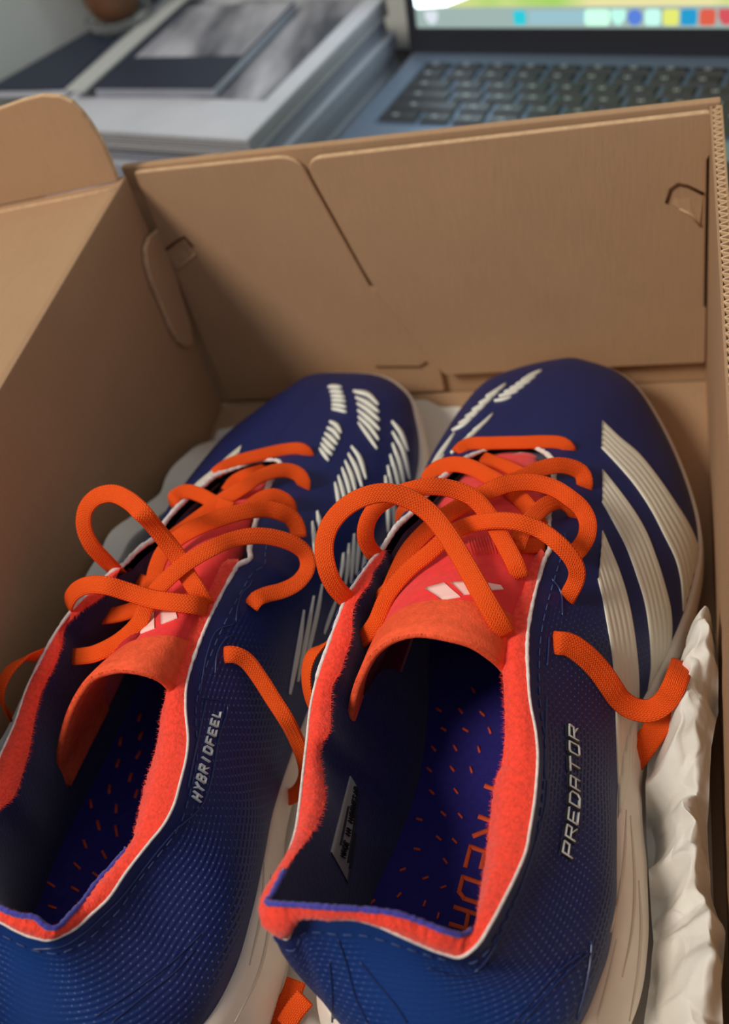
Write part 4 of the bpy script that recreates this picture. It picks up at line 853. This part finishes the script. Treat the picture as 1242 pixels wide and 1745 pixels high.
# ---------------------------------------------------------------- papers
PAP = [mat('paper_'+n_, c, .7, .3, noise=(30, .05)) for n_, c in (('white', (188, 190, 198)), ('grey', (160, 163, 174)), ('cream', (180, 178, 178)))]
PE = mat('page_edges', (150, 156, 172), .9, .1, noise=(600, .2)); NV = mat('navy_cover', (40, 46, 62), .5, .4); DKE = mat('dark_page_edge', (92, 94, 108), .8, .2)
def page_photo():
    """grey printed picture with streaks, pale page margin comes from the sheet below it"""
    M_ = bpy.data.materials.new('printed_picture'); M_.use_nodes = True; nt = M_.node_tree; b = nt.nodes['Principled BSDF']; b.inputs['Roughness'].default_value = .45
    tc = nt.nodes.new('ShaderNodeTexCoord'); mp = nt.nodes.new('ShaderNodeMapping'); mp.inputs['Scale'].default_value = (26, 9, 1); mp.inputs['Rotation'].default_value = (0, 0, .9); nt.links.new(tc.outputs['Object'], mp.inputs[0])
    nz = nt.nodes.new('ShaderNodeTexNoise'); nz.inputs['Scale'].default_value = 1; nz.inputs['Detail'].default_value = 6; nt.links.new(mp.outputs[0], nz.inputs['Vector'])
    r = nt.nodes.new('ShaderNodeValToRGB'); r.color_ramp.elements[0].color = (*lin((60, 63, 74)), 1); r.color_ramp.elements[0].position = .36; r.color_ramp.elements[1].color = (*lin((178, 178, 186)), 1); r.color_ramp.elements[1].position = .62
    nt.links.new(nz.outputs['Fac'], r.inputs[0]); nt.links.new(r.outputs[0], b.inputs['Base Color']); return M_
PH = page_photo()
def pile_item(name, label, corner, w_, l_, z0, z1, yaw, cover, edge, cat='magazine', pages=0):
    """near right corner, width to the left, length away from the camera"""
    a = math.radians(yaw); e1 = np.array([math.cos(a), math.sin(a), 0]); e2 = np.array([-e1[1], e1[0], 0]); c = np.array([corner[0], corner[1], 0])-e1*w_/2+e2*l_/2
    t = thing(name, label, cat, (c[0], c[1], z0), 'papers stacked beside the laptop'); th = z1-z0
    n_ = max(2, int(th/.0016)); r_ = random.Random(int(z0*1e5))
    V, F = box_np(c+EZ*(z0+th*.45), e1, e2, EZ, w_/2, l_/2, th*.43); obj('page_block', V, F, edge, t, smooth=False)
    mb = MB()
    for i in range(n_):
        z = z0+th*(i+.5)/n_; V, F = box_np(c+EZ*z+e1*r_.uniform(.0003, .0016)-e2*r_.uniform(.0003, .0014), e1, e2, EZ, w_/2, l_/2, .00025); mb.add(V, F)
    mb.build('page_edges', PAP[r_.randrange(3)], t, smooth=False, kind='stuff')
    V, F = box_np(c+EZ*(z1-th*.02), e1, e2, EZ, w_/2+.0004, l_/2+.0004, th*.03+.0002); obj('cover', V, F, cover, t, smooth=False)
    return t, c, e1, e2
C0 = np.array([-.0135, .1545])
def cr_(k, j): return C0+E1[:2]*k+E2[:2]*j
pile_item('paper_stack', 'lowest wide stack of loose white sheets beside the laptop', cr_(.001, -.004), .172, .166, -.003, .010, -17.5, PAP[0], PE, 'papers')
pile_item('magazine', 'pale magazine with bluish page edges low in the stack', cr_(.001, .002), .165, .16, .0102, .0190, -17.2, PAP[1], PE)
pile_item('magazine', 'thick white magazine just under the grey edged one', cr_(.002, -.001), .17, .165, .0192, .0295, -17.6, PAP[0], PE)
pile_item('magazine', 'grey edged magazine below the streaked picture', cr_(-.001, .003), .165, .16, .0297, .0385, -16.8, PAP[1], DKE)
tm, c_, e1_, e2_ = pile_item('magazine', 'topmost white magazine printed with a streaked grey picture', cr_(0, 0), .168, .166, .0387, .0500, -17.0, PAP[0], DKE)
V, F = box_np(c_+EZ*.0504-e1_*.002+e2_*.018, e1_, e2_, EZ, .074, .062, .0003); obj('printed_picture', V, F, PH, tm, smooth=False)
q0 = at(362, 150, .0565)
bk, c2_, e1b, e2b = pile_item('booklet', 'navy covered booklet lying on the streaked picture', (q0[0], q0[1]), .085, .105, .0512, .0565, -14, NV, PAP[0], 'booklet')
V, F = box_np(c2_+EZ*.0569+e2b*.018+e1b*.003, e1b, e2b, EZ, .039, .034, .0002); obj('printed_picture', V, F, PH, bk, smooth=False)
a0, a1 = at(118, 152, .0578), at(300, -8, .0578); dr = norm(a1-a0); sd = np.array([dr[1], -dr[0], 0]); L_ = np.linalg.norm(a1-a0)
V, F = box_np((a0+a1)/2+sd*.006+dr*.010, sd, dr, EZ, .0078, L_/2+.012, .0007); st = obj('card_strip', V, F, mat('grey_card', (176, 178, 176), .6, .3), None, smooth=False); tag(st, 'long pale card strip lying slantwise across the navy booklet', 'card strip')
# navy folder on a book, pushed against the wall
f0 = at(112, 151, .0565); f1 = at(0, 153, .0565); fd_ = norm((f0-f1)*np.array([1, 1, 0])); fn = np.array([-fd_[1], fd_[0], 0])
def on_wall(p, d): k = np.linalg.solve(np.array([[d[0], -WLd[0]], [d[1], -WLd[1]]]), (WLp-p)[:2]); return p+d*k[0]
g0 = f0-fd_*.002; g0[2] = 0
cw = [g0, on_wall(g0, -fd_)+fd_*.004, on_wall(g0+fn*.01, WLd*0+fn)-fn*.006]
def prism(name, pts, z0, z1, M_, parent):
    n = len(pts); V = [(p[0], p[1], z0) for p in pts]+[(p[0], p[1], z1) for p in pts]
    F = [tuple(range(n))[::-1], tuple(range(n, 2*n))]+[(i, (i+1) % n, (i+1) % n+n, i+n) for i in range(n)]
    return obj(name, V, F, M_, parent, smooth=False)
fo = thing('folder', 'navy folder of white sheets lying against the wall, left of the pale card strip', 'folder', (g0[0]-.03, g0[1]+.03, .0512))
sh = np.mean(cw, 0)
prism('sheets', [sh+(p-sh)*.985 for p in cw], .0512, .0555, PAP[0], fo); prism('cover', cw, .0556, .0566, NV, fo)
# cup in a glass dish
def lathe(mb, c, prof, n_=40):
    V = []; k = len(prof)
    for i in range(n_):
        a = 2*math.pi*i/n_
        for r, z in prof: V.append((c[0]+r*math.cos(a), c[1]+r*math.sin(a), c[2]+z))
    mb.add(V, grid_faces(n_, k, True))
cp = at(208, 40, .0568); cp[2] = .0568
cup = thing('cup', 'brown cup standing in a clear glass dish by the wall', 'cup', tuple(cp))
mb = MB(); lathe(mb, cp+EZ*.006, [(0, 0), (.012, 0), (.0155, .003), (.0185, .012), (.020, .03), (.0205, .05), (.019, .05), (.0175, .025), (.011, .008), (0, .007)]); mb.build('cup_body', mat('brown_glaze', (112, 74, 48), .3, .5, noise=(40, .3)), cup)
GM = mat('clear_glass', (235, 240, 240), .08, .5); GM.node_tree.nodes['Principled BSDF'].inputs['Transmission Weight'].default_value = .9
mb = MB(); lathe(mb, cp, [(0, 0), (.018, 0), (.0215, .003), (.0225, .008), (.0215, .0085), (.020, .0045), (.017, .003), (0, .003)]); mb.build('glass_dish', GM, cup)
